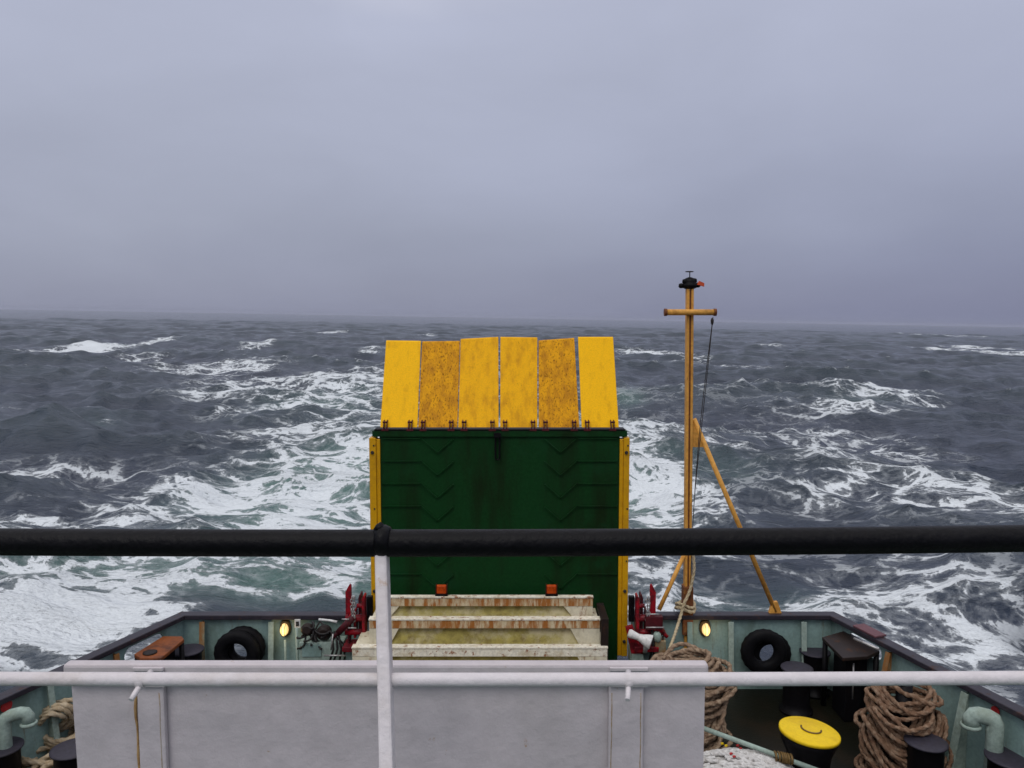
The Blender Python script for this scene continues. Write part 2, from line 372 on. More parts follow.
    st = np.concatenate([np.arange(nq)*4, nq*4+np.arange(nt)*3]).astype(np.int32)
    me.polygons.foreach_set('loop_start', st)
    me.update(calc_edges=True)
    me.polygons.foreach_set('use_smooth', np.ones(nq+nt, bool))
    for nm, ar in (('foam', F), ('aerated', T), ('height', H)):
        at_ = me.attributes.new(nm, 'FLOAT', 'POINT'); v = np.zeros(nring+1, np.float32); v[1:] = ar.ravel(); at_.data.foreach_set('value', v)
    at_ = me.attributes.new('rest', 'FLOAT_VECTOR', 'POINT'); v = np.zeros((nring+1, 3), np.float32); v[1:, 0] = X0.ravel(); v[1:, 1] = Y0.ravel(); at_.data.foreach_set('vector', v.ravel())
    me.validate(); me.update()
    o = bpy.data.objects.new('sea', me); COL.objects.link(o)
    if me.polygons[0].normal.z < 0: me.flip_normals()
    o.location = (0, 0, SEA_Z); o.rotation_euler = (0, HEEL, 0); o['kind'] = 'structure'
    m = bpy.data.materials.new('sea_water'); m.use_nodes = True; n, l = m.node_tree.nodes, m.node_tree.links
    b = n['Principled BSDF']
    def attr(nm, out='Fac'):
        q = n.new('ShaderNodeAttribute'); q.attribute_name = nm; return q.outputs[out]
    rest = attr('rest', 'Vector')
    def mp(sc, loc=(0,0,0), rot=0, src=rest):
        q = n.new('ShaderNodeMapping'); q.inputs['Scale'].default_value = sc; q.inputs['Location'].default_value = loc; q.inputs['Rotation'].default_value = (0,0,rot); l.new(src, q.inputs[0]); return q.outputs[0]
    def nz(v, scale, det=6, ro=.6, dist=0):
        q = n.new('ShaderNodeTexNoise'); q.inputs['Scale'].default_value = scale; q.inputs['Detail'].default_value = det; q.inputs['Roughness'].default_value = ro; q.inputs['Distortion'].default_value = dist
        l.new(v, q.inputs['Vector']); return q
    def mth(op, a, b_=None, c=None):
        q = n.new('ShaderNodeMath'); q.operation = op
        for i, v in enumerate((a, b_, c)):
            if v is None: continue
            if isinstance(v, (int, float)): q.inputs[i].default_value = v
            else: l.new(v, q.inputs[i])
        return q.outputs[0]
    def ss(src, a, b_, c=0, d=1):
        q = n.new('ShaderNodeMapRange'); q.interpolation_type = 'SMOOTHSTEP'; l.new(src, q.inputs['Value'])
        for k, v in zip(('From Min','From Max','To Min','To Max'), (a,b_,c,d)): q.inputs[k].default_value = v
        return q.outputs[0]
    def mixc(f, a, b_):
        q = n.new('ShaderNodeMixRGB'); l.new(f, q.inputs[0])
        for i, v in ((1,a),(2,b_)):
            if hasattr(v, '__len__'): q.inputs[i].default_value = (*v, 1)
            else: l.new(v, q.inputs[i])
        return q.outputs[0]
    # warp the plane, then ridged noise and cell edges make the lace
    w = nz(mp((1,1,1)), .22, 3, .5); ws = n.new('ShaderNodeVectorMath'); ws.operation = 'MULTIPLY_ADD'
    l.new(w.outputs['Color'], ws.inputs[0]); ws.inputs[1].default_value = (1.8, 1.8, 0); l.new(rest, ws.inputs[2])
    w2 = nz(ws.outputs[0], 1.1, 4, .6); ws2 = n.new('ShaderNodeVectorMath'); ws2.operation = 'MULTIPLY_ADD'
    l.new(w2.outputs['Color'], ws2.inputs[0]); ws2.inputs[1].default_value = (.30, .30, 0); l.new(ws.outputs[0], ws2.inputs[2])
    wv = ws2.outputs[0]
    def ridge(scale, det, ro, sc=(1,1,1), rot=0.0):
        q = nz(mp(sc, src=wv, rot=rot), scale, det, ro); d = mth('ABSOLUTE', mth('SUBTRACT', q.outputs['Fac'], .5)); return ss(d, 0, .13, 1, 0)
    r1 = ridge(.22, 7, .62, (.7, 1.15, 1)); r2_ = ridge(.62, 7, .62, (.7, 1.2, 1)); r3 = ridge(1.9, 6, .65)
    vo = n.new('ShaderNodeTexVoronoi'); vo.feature = 'DISTANCE_TO_EDGE'; vo.inputs['Scale'].default_value = .42; l.new(mp((.8, 1.15, 1), src=wv), vo.inputs['Vector'])
    cell = ss(vo.outputs['Distance'], 0, .20, 1, 0)
    vo2 = n.new('ShaderNodeTexVoronoi'); vo2.feature = 'DISTANCE_TO_EDGE'; vo2.inputs['Scale'].default_value = 1.5; l.new(mp((.8, 1.15, 1), src=wv), vo2.inputs['Vector'])
    cell2 = ss(vo2.outputs['Distance'], 0, .20, 1, 0)
    lace = mth('ADD', mth('ADD', mth('MULTIPLY', r1, .10), mth('MULTIPLY', cell, .34)), mth('ADD', mth('ADD', mth('MULTIPLY', r2_, .18), mth('MULTIPLY', cell2, .20)), mth('MULTIPLY', r3, .24)))
    big = nz(mp((.8, 1.2, 1), src=wv), .13, 5, .6).outputs['Fac']
    dens = mth('ADD', attr('foam'), mth('MULTIPLY', mth('SUBTRACT', big, .5), 1.7))
    fo = mth('ADD', mth('MULTIPLY', mth('MINIMUM', dens, .76), .85), mth('MULTIPLY', lace, 1.30))
    fo = mth('ADD', fo, mth('MULTIPLY', mth('MAXIMUM', mth('SUBTRACT', attr('foam'), .72), 0), .9))
    film = ss(fo, .66, 1.2, 0, .24)
    solid = ss(fo, 1.03, 1.28, 0, 1.0)
    gate = ss(attr('foam'), .05, .30)
    mask = mth('MULTIPLY', mth('MAXIMUM', film, solid), gate)
    fine_ = nz(rest, 9, 5, .7).outputs['Fac']
    mask = mth('MULTIPLY', mask, ss(fine_, .25, .6, .85, 1.0))
    aer = mth('MULTIPLY', attr('aerated'), ss(big, .3, .7, .6, 1.4))
    cw = mixc(ss(aer, 0, 1.0, 0, 1), (.020, .029, .050), (.075, .150, .132))
    hm = ss(attr('height'), -.9, 1.3, 0, .45)
    cw = mixc(hm, cw, (.028, .050, .056))
    col = mixc(mask, cw, (.67, .71, .735))
    l.new(col, b.inputs['Base Color'])
    l.new(ss(mask, 0, .6, .16, .8), b.inputs['Roughness'])
    b.inputs['IOR'].default_value = 1.33; l.new(ss(mask, 0, .7, .5, .15), b.inputs['Specular IOR Level'])
    # ripples
    g = n.new('ShaderNodeCameraData')
    p1 = nz(mp((.45, 1.0, 1), rot=.15), 1.1, 7, .62, .6).outputs['Fac']; p2 = nz(mp((.5, 1.0, 1), rot=-.25), 4.5, 6, .65, .4).outputs['Fac']; p3 = nz(mp((.4, 1.0, 1), rot=.1), .30, 6, .62, .5).outputs['Fac']
    b1 = n.new('ShaderNodeBump'); b1.inputs['Distance'].default_value = 1.6; b1.inputs['Strength'].default_value = .75; l.new(p3, b1.inputs['Height'])
    b2 = n.new('ShaderNodeBump'); b2.inputs['Distance'].default_value = .30; b2.inputs['Strength'].default_value = .8; l.new(p1, b2.inputs['Height']); l.new(b1.outputs[0], b2.inputs['Normal'])
    b3 = n.new('ShaderNodeBump'); b3.inputs['Distance'].default_value = .07; b3.inputs['Strength'].default_value = .8; l.new(p2, b3.inputs['Height']); l.new(b2.outputs[0], b3.inputs['Normal'])
    b4 = n.new('ShaderNodeBump'); b4.inputs['Distance'].default_value = .05; b4.inputs['Strength'].default_value = .8; l.new(mask, b4.inputs['Height']); l.new(b3.outputs[0], b4.inputs['Normal'])
    l.new(b4.outputs[0], b.inputs['Normal'])
    me.materials.append(m)
    return o
sea = build_sea()

# haze: rain-thick air over the sea
hz_bm = MB().box((-9500, -9500, -9), (9500, 9500, 12))
hm_ = bpy.data.materials.new('haze_air'); hm_.use_nodes = True
hn, hl = hm_.node_tree.nodes, hm_.node_tree.links; hn.clear()
ho = hn.new('ShaderNodeOutputMaterial'); hv = hn.new('ShaderNodeVolumePrincipled')
hv.inputs['Color'].default_value = (.69, .72, .84, 1); hv.inputs['Density'].default_value = 0.00011; hv.inputs['Anisotropy'].default_value = .2
hl.new(hv.outputs[0], ho.inputs['Volume'])
hz_bm.o = Vector((0, 0, 0)); haze = hz_bm.build('haze', hm_); haze['kind'] = 'stuff'
haze.rotation_euler = (0, HEEL, 0); haze.location = (0, 0, 0)

# ------------------------------------------------------------------ ship: decks and hull
ZCAP, ZDECK, YST = -4.28, -5.42, 11.3
PL = [(-6.2, -6), (-6.2, 7.75), (-4.776, YST)]        # port side line of the bulwark (x, y)
PR = [(6.0, -6), (5.80, 7.75), (4.645, YST)]
RX0, RX1 = at(368, 614, YST).x, at(631, 614, YST).x   # the ramp gap

d = MB().prism([(x, y, ZDECK) for x, y in PL + PR[::-1]], (0, 0, -.12)).build('aft_deck', M['deck']); d['kind'] = 'structure'
u = MB().box((-5.6, -4, -1.75), (5.6, 1.95, -1.62)).build('upper_deck', M['deckred']); u['kind'] = 'structure'
w = MB().box((-5.5, 1.5, ZDECK + .004), (5.5, 1.62, -1.754)).build('deckhouse_wall', M['white'])
tag(w, 'white steel deckhouse wall below the upper deck, facing the aft deck', 'wall')

stern = thing('ship_stern', 'teal painted ferry stern bulwark with dark cap rail round the aft deck', 'ship hull', (0, YST, ZDECK))
hb = MB(stern)
pts = PL + PR[::-1]
for a, b in zip(pts, pts[1:]):
    a, b = Vector((*a, 0)), Vector((*b, 0)); nrm = Vector((-(b-a).y, (b-a).x, 0)).normalized(); off = nrm*.03
    hb.hexa([a+off+Vector((0,0,-10.5)), b+off+Vector((0,0,-10.5)), b-off+Vector((0,0,-10.5)), a-off+Vector((0,0,-10.5)),
             a+off+Vector((0,0,ZDECK-.124)), b+off+Vector((0,0,ZDECK-.124)), b-off+Vector((0,0,ZDECK-.124)), a-off+Vector((0,0,ZDECK-.124))])
hb.build('hull', M['hull'], stern)

def plate(name, a, b, z0, z1, holes, mt, parent, th=.02):
    """wall plate from a to b (x,y) with holes given as lists of (s,z) points; s in metres from a"""
    a = Vector((*a, 0)); b = Vector((*b, 0)); L = (b-a).length; e = (b-a).normalized(); nn = Vector((-e.y, e.x, 0))
    bm = bmesh.new()
    def loop(ps):
        vs = [bm.verts.new(a + e*s + Vector((0,0,z)) - Vector(parent.location)) for s, z in ps]
        for i in range(len(vs)): bm.edges.new((vs[i], vs[(i+1) % len(vs)]))
    loop([(0,z0),(L,z0),(L,z1),(0,z1)])
    for h in holes: loop(h)
    bmesh.ops.triangle_fill(bm, use_beauty=True, edges=bm.edges[:])
    r = bmesh.ops.extrude_face_region(bm, geom=bm.faces[:])
    vs = [g for g in r['geom'] if isinstance(g, bmesh.types.BMVert)]
    bmesh.ops.translate(bm, verts=vs, vec=nn*th)
    m_ = MB(parent); m_.bm.free(); m_.bm = bm
    return m_.build(name, mt, parent)

TY = [at(238.5, 652.5, YST), at(764.5, 652.5, YST)]     # fairlead openings behind the tyres
def circ(cs, cz, r, n=28): return [(cs + r*math.cos(2*PI*i/n), cz + r*math.sin(2*PI*i/n)) for i in range(n)]
ZW = ZCAP - .03
plate('bulwark_plate', PL[2], (RX0, YST), ZDECK, ZW, [circ(TY[0].x - PL[2][0], TY[0].z, .19)], M['teal'], stern)
plate('bulwark_plate', (RX1, YST), PR[2], ZDECK, ZW, [circ(TY[1].x - RX1, TY[1].z, .19)], M['teal'], stern)
def slot(s0, s1, z0, z1):
    r = (z1-z0)/2; c = (z0+z1)/2
    return [(s0+r - r*math.sin(t), c + r*math.cos(t)) for t in [PI*k/8 for k in range(9)]] + [(s1-r + r*math.sin(t), c - r*math.cos(t)) for t in [PI*k/8 for k in range(9)]]
def on_line(A, B, px):       # where the vertical plane through pixel column px cuts the wall line
    d_ = ray(px, 650); k = d_.x/d_.y
    ax, ay = A; bx, by = B
    t = (k*ay - ax)/((bx-ax) - k*(by-ay)); return t
LL = (Vector(PL[2]) - Vector(PL[1])).length; LR = (Vector(PR[2]) - Vector(PR[1])).length
tl0, tl1 = on_line(PL[1], PL[2], 124), on_line(PL[1], PL[2], 164)
plate('bulwark_plate', PL[1], PL[2], ZDECK, ZW, [slot(tl0*LL, tl1*LL, ZCAP-.36, ZCAP-.13)], M['teal'], stern)
tr0, tr1 = on_line(PR[1], PR[2], 882), on_line(PR[1], PR[2], 848)
plate('bulwark_plate', PR[2], PR[1], ZDECK, ZW, [slot(LR-tr1*LR, LR-tr0*LR, ZCAP-.33, ZCAP-.13)], M['teal'], stern)
plate('bulwark_plate', PL[0], PL[1], ZDECK, ZW, [], M['teal'], stern)
plate('bulwark_plate', PR[1], PR[0], ZDECK, ZW, [], M['teal'], stern)
# cap rail, mitred at the corners
def cap_run(name, line, wdt=.17, th=.07):
    m_ = MB(stern); n_ = len(line); L_ = []
    for i, p in enumerate(line):
        p = Vector((*p, 0)); d1 = (p - Vector((*line[i-1], 0))).normalized() if i else None; d2 = (Vector((*line[i+1], 0)) - p).normalized() if i < n_-1 else None
        dd = d1 or d2
        nn = Vector((-dd.y, dd.x, 0))
        if d1 and d2:
            n2 = Vector((-d2.y, d2.x, 0)); bis = (nn+n2).normalized(); nn = bis/ bis.dot(n2)
        L_.append((p + nn*wdt*.5, p - nn*wdt*.5))
    for (a, b), (c, e) in zip(L_, L_[1:]):
        z0, z1 = Vector((0,0,ZCAP-th)), Vector((0,0,ZCAP))
        m_.hexa([a+z0, c+z0, e+z0, b+z0, a+z1, c+z1, e+z1, b+z1])
    bmesh.ops.remove_doubles(m_.bm, verts=m_.bm.verts[:], dist=1e-4)
    return m_.build(name, M['cap'], stern, bev=.012)
cap_run('cap_rail', PL + [(RX0, YST)]); cap_run('cap_rail', [(RX1, YST)] + PR[::-1])

def rib(pos, inward, mt, top=ZCAP-.10, w0=.05, w1=.16, wid=.075):
    """tapered T-rib standing inside the bulwark: web plus a flange facing inboard"""
    p = Vector((pos[0], pos[1], 0)); n_ = Vector((inward[0], inward[1], 0)).normalized(); t = Vector((-n_.y, n_.x, 0))
    m_ = MB(stern)
    zb, zt = Vector((0,0,ZDECK+.004)), Vector((0,0,top))
    p = p + n_*.02
    web = [p+zb, p+n_*w1+zb, p+n_*w0+zt, p+zt]
    m_.prism([q - t*.006 for q in web], t*.012)
    a, b = p+n_*(w1+.002)+zb, p+n_*(w0+.002)+zt
    m_.hexa([a-t*wid/2, a+t*wid/2, a+t*wid/2+n_*.012, a-t*wid/2+n_*.012, b-t*wid/2, b+t*wid/2, b+t*wid/2+n_*.012, b-t*wid/2+n_*.012])
    return m_.build('rib', mt, stern)
for px, mt in ((202, 'rustteal'), (271, 'paleteal'), (690, 'teal'), (731, 'paleteal'), (804, 'paleteal')):
    rib((at(px, 640, YST-.1).x, YST), (0, -1), M[mt])
nL = Vector((PL[2][1]-PL[1][1], -(PL[2][0]-PL[1][0]))); nR = Vector((-(PR[2][1]-PR[1][1]), (PR[2][0]-PR[1][0])))
for px, mt in ((44, 'paleteal'), (112, 'rustteal'),):
    t = on_line(PL[1], PL[2], px); q = Vector(PL[1]).lerp(Vector(PL[2]), t); rib(q, nL, M[mt])
for px, mt, wd in ((893, 'rustteal', .08), (972, 'paleteal', .10),):
    t = on_line(PR[1], PR[2], px); q = Vector(PR[1]).lerp(Vector(PR[2]), t); rib(q, nR, M[mt], w1=.26, wid=wd)
# faded red pad on the starboard cap rail, red round marks on the plating
t = on_line(PR[1], PR[2], 868); q = Vector(PR[1]).lerp(Vector(PR[2]), t); e = (Vector(PR[2]) - Vector(PR[1])).normalized(); E = Vector((e.x, e.y, 0)); Nn = Vector((e.y, -e.x, 0))
ctr = Vector((q.x, q.y, ZCAP+.018)) + Nn*.01
MB(stern).obox(ctr, (.19, .42, .03), Matrix((Nn, E, Vector((0,0,1)))).transposed()).build('cap_pad', M['pink'], stern, bev=.008)['label'] = 'faded pinkish red pad on the dark cap rail'

# ------------------------------------------------------------------ ramp
ramp_t = thing('loading_ramp', 'tall raised green stern ramp with yellow side rails and chevron bars', 'ramp', (at(499, 614, YST).x, YST, ZDECK))
YR = YST - .05
gx0, gx1 = at(381, 500, YR).x, at(618.5, 500, YR).x
ztop = at(500, 431, YR).z
MB(ramp_t).box((gx0-.01, YR, ZDECK+.05), (gx1+.01, YR+.16, ztop)).build('ramp_plate', M['green'], ramp_t, bev=.01)
# dark top beam
bx0, bx1 = at(372.5, 432, YR).x, at(627, 432, YR).x
MB(ramp_t).box((bx0, YR-.030, at(500, 436.5, YR).z), (bx1, YR+.20, at(500, 430.6, YR).z)).build('top_beam', M['green'], ramp_t, bev=.004)
MB(ramp_t).box((bx0+.03, YR-.034, at(500, 430.5, YR).z), (bx1-.03, YR+.19, at(500, 428.9, YR).z)).build('hinge_bar', M['black'], ramp_t, bev=.003)
for s, pa, pb in ((-1, 370.5, 381), (1, 619, 628.5)):
    xa, xb = at(pa, 500, YR).x, at(pb, 500, YR).x
    sr = MB(ramp_t); z0, z1 = at(500, 655, YR).z, at(500, 437.5, YR).z
    sr.box((xa+ (0 if s<0 else .055), YR-.05, z0), (xb-(.055 if s<0 else 0), YR+.14, z1))
    sr.box((xb-.054 if s < 0 else xa, YR-.025, z0), (xb if s < 0 else xa+.054, YR+.12, z1-.02))
    o = sr.build('side_rail', M['yellow'], ramp_t, bev=.006)
    xc = (xa+.045) if s < 0 else (xb-.045)
    for py in (452, 590, 640):
        c = at(500, py, YR); MB(ramp_t).cyl((xc, YR-.051, c.z), (xc, YR-.075, c.z), .026, .02, 10).build('bolt', M['wire'], o)
    for py in (445, 508, 560):
        c = at(500, py, YR); MB(ramp_t).cyl((xc+.02, YR-.051, c.z), (xc+.02, YR-.058, c.z), .012, None, 8).build('bolt', M['wire'], o)
# chevron anti-slip bars
def chev(poly):
    m_ = MB(ramp_t); P3 = [at(x, y, YR-.012) for x, y in poly]; P3 = [Vector((p.x, YR-.001, p.z)) for p in P3]
    for a, b in zip(P3, P3[1:]):
        ax = (b-a).normalized(); up = Vector((-ax.z, 0, ax.x)); h = .009
        a2, b2 = a - ax*.008, b + ax*.008
        m_.hexa([a2-up*h, b2-up*h, b2-up*h+Vector((0,-.02,0)), a2-up*h+Vector((0,-.02,0)), a2+up*h, b2+up*h, b2+up*h+Vector((0,-.02,0)), a2+up*h+Vector((0,-.02,0))])
    m_.build('chevron_bar', M['green'], ramp_t)
for k in range(7):
    dy = 22.6*k + 1.5
    chev([(382.5, 437+dy), (421, 437+dy), (437.5, 451.5+dy), (453, 438+dy)])
    chev([(545, 438+dy), (560.5, 451.5+dy), (577, 437+dy), (616.5, 437+dy)])
# lifting link on the centre line
lk = MB(ramp_t); c0 = at(497.5, 447, YR-.06); hw, hh = .030, .155; r_ = .012
ps = [(c0.x + hw*math.cos(a), YR-.045, c0.z + (hh if math.sin(a) > 0 else -hh) + hw*math.sin(a)) for a in [2*PI*i/20+.01 for i in range(20)]]
lk.tube(ps, r_, 8, closed=True); lk.box((c0.x-.05, YR-.04, c0.z+.135), (c0.x+.05, YR-.075, c0.z+.20))
lk.build('lifting_link', M['black'], ramp_t)
# flaps leaning aft from the top beam, each a thing of its own hinge
FL = [(380.5,417,386.5,420.5,341.5,342,0), (418.5,457,422.5,459.5,342.5,342,1), (458.5,498.3,461,498,340,338,0), (500.5,537,500.8,537,338,338.5,0), (539,579,539,574,341.5,339,1), (582,618.5,578.5,612.8,338,338,0)]
hingex = [(385,410),(423,451),(464,492.3),(505,533),(545.5,574.2),(587.3,612.6)]
def yel(name, stain, seed, lo, ctr):
    m_ = mat(name, (.88-.14*stain,.47-.13*stain,.003), .55, spec=.1, dark=(.42,.17,.006), dscale=6.5, damt=.45+.45*stain, dstretch=(1.5,1,.30), dlo=.48-.14*stain, dhi=.78-.10*stain,
             rust=(.10,.040,.006), rscale=38, ramt=.8, rstretch=(1.2,1,.4), rlo=lo-.02, rhi=lo+.09, fine=.10, fscale=60)
    return m_
flapmats = [yel('yellow_flap_paint', 0, 0, .66, .5), yel('stained_yellow_flap_paint', 1, 1, .545, .5)]
midmat = yel('worn_yellow_flap_paint', .45, 2, .61, .5)
for i, (b0, b1, t0, t1, ty0, ty1, st) in enumerate(FL):
    b0 -= .35; t0 -= .45; b1 += .35; t1 += .35
    A, B = at(b0, 427.5, YR+.03), at(b1, 427.5, YR+.03); Cc, D_ = at(t1, ty1, YR+.78), at(t0, ty0, YR+.78)
    for q in (A, B): q.z = at(500, 427.5, YR+.03).z
    m_ = MB(ramp_t); dd = Vector((0, .030, .018))
    m_.prism([A, B, Cc, D_], dd)
    f = m_.build('flap', (flapmats[1] if st else (midmat if i in (2, 3) else flapmats[0])), ramp_t, bev=.004)
    f['label'] = ['clean yellow flap at the far left', 'brown stained yellow flap, second from left', 'lightly worn yellow flap left of centre', 'lightly worn yellow flap right of centre', 'dark speckled yellow flap, second from right', 'clean yellow flap at the far right'][i]
    for px in hingex[i]:
        h = MB(ramp_t); c = at(px, 430, YR-.02); top = at(px, 420.5, YR-.0)
        for sx in (-.026, .018): h.prism([(c.x+sx, YR-.03, c.z-.01), (c.x+sx, YR-.045, c.z+.04), (c.x+sx, YR+.02, top.z), (c.x+sx, YR+.09, top.z), (c.x+sx, YR+.06, c.z-.01)], (.010, 0, 0))
        h.cyl((c.x-.034, YR+.0, top.z-.025), (c.x+.034, YR+.0, top.z-.025), .013, None, 10)
        h.box((c.x-.05, YR-.04, c.z-.012), (c.x+.05, YR+.05, c.z+.016))
        h.build('hinge', M['darkred'], f)

# ------------------------------------------------------------------ stepped cream casing
cas = thing('stepped_casing', 'low stepped cream steel casing with rust streaks and algae green trays before the green ramp', 'deck casing', (at(480, 640, 10).x, 10.0, ZDECK))
#  lip top py, bottom py, xl, xr (px), Y of the front face, beam material
tiers = [(595.8, 617.8, 377, 593, 10.60, 'creamrust'), (618.0, 645.8, 369, 600, 10.46, 'creamrust'), (646.2, 676, 352, 607.5, 10.32, 'lip')]
for k, (pt, pb, xl, xr, Y, bm_) in enumerate(tiers):
    zt, zb_ = at(500, pt+1.4, Y).z, at(500, pb, Y).z
    zf = at(500, pt+10.5, Y).z
    x0, x1 = at(xl, pt, Y).x, at(xr, pt, Y).x
    tier = MB(cas).box((x0+.012, Y+.115, ZDECK+.004), (x1-.012, 10.95-.003*k, zt-.02 if k else zf)).build('tier', M['cream'], cas, bev=.01)
    MB(cas).box((x0, Y-.004, zf), (x1, Y+(.11 if k else .06), zt-.016)).build('front_beam', M[bm_], tier, bev=.008)
    MB(cas).box((x0-.006, Y-.014, zt-.015), (x1+.006, Y+(.10 if k else .07), zt+.012)).build('lip', M['lip'], tier, bev=.008)
    # recessed sloping panel, held between cheeks whose inner edges slant outwards
    tray_ = MB(cas); xa, xb = x0+.10, x1-.10
    tray_.hexa([(xa, Y+.012, zb_), (xb, Y+.012, zb_), (xb, Y+.105, zb_), (xa, Y+.105, zb_), (xa, Y+.092, zf-.002), (xb, Y+.092, zf-.002), (xb, Y+.108, zf-.002), (xa, Y+.108, zf-.002)])
    tray_.build('tray', M['algae'], tier)
    wt, wb = (.40, .27)
    for sg_, xe in ((1, x0), (-1, x1)):
        a_, b_ = (wt, wb) if sg_ < 0 or k else (.30, .17)
        MB(cas).prism([(xe, Y+.002, zf-.001), (xe+sg_*a_, Y+.002, zf-.001), (xe+sg_*b_, Y+.002, zb_), (xe, Y+.002, zb_)], (0, .09, 0)).build('cheek', M['cream'], tier, bev=.005)
    # rust creeping over the right end of the beam
# the lowest apron, mostly hidden by the white panel
MB(cas).box((at(352, 690, 9.9).x, 9.7, ZDECK+.004), (at(608, 690, 9.9).x, 10.31, ZDECK+.45)).build('apron', M['cream'], cas, bev=.01)
fr = MB(cas); xa, xb = at(601, 640, 10.35).x, at(608.5, 640, 10.35).x; zt = at(600, 612, 10.6).z
fr.box((xa, 10.35, ZDECK+.004), (xb, 10.43, zt)); fr.box((xa, 10.432, zt-.10), (xb, 10.9, zt-.004)); fr.box((xa, 10.9, ZDECK+.004), (xb, 10.96, zt))
fr.build('side_frame', M['brown'], cas, bev=.006)['label'] = 'dark brown frame at the right end'
lamp0 = None
for px, lab in ((441.5, 'orange warning lamp on the left half of the cream casing top'), (551.5, 'orange warning lamp on the right half of the cream casing top')):
    zt_ = at(500, 595.8+1.4, 10.60).z + .013; X = at(px, 592, 10.62).x
    if lamp0 is None:
        lamp0 = thing('warning_lamp', lab, 'lamp', (X, 10.64, zt_), 'orange warning lamps on the casing')
        MB(lamp0).box((X-.085, 10.60, zt_), (X+.085, 10.665, zt_+.025)).build('lamp_base', M['black'], lamp0, bev=.004)
        MB(lamp0).box((X-.070, 10.605, zt_+.025), (X+.070, 10.66, zt_+.150)).build('lens', M['lens'], lamp0, bev=.02)
        for dx in (-.076, .071): MB(lamp0).box((X+dx, 10.595, zt_+.026), (X+dx+.006, 10.665, zt_+.156)).build('guard', M['darkred'], lamp0)
    else:
        c = copy_tree(lamp0); c.location = (X, 10.64, zt_); c['label'] = lab

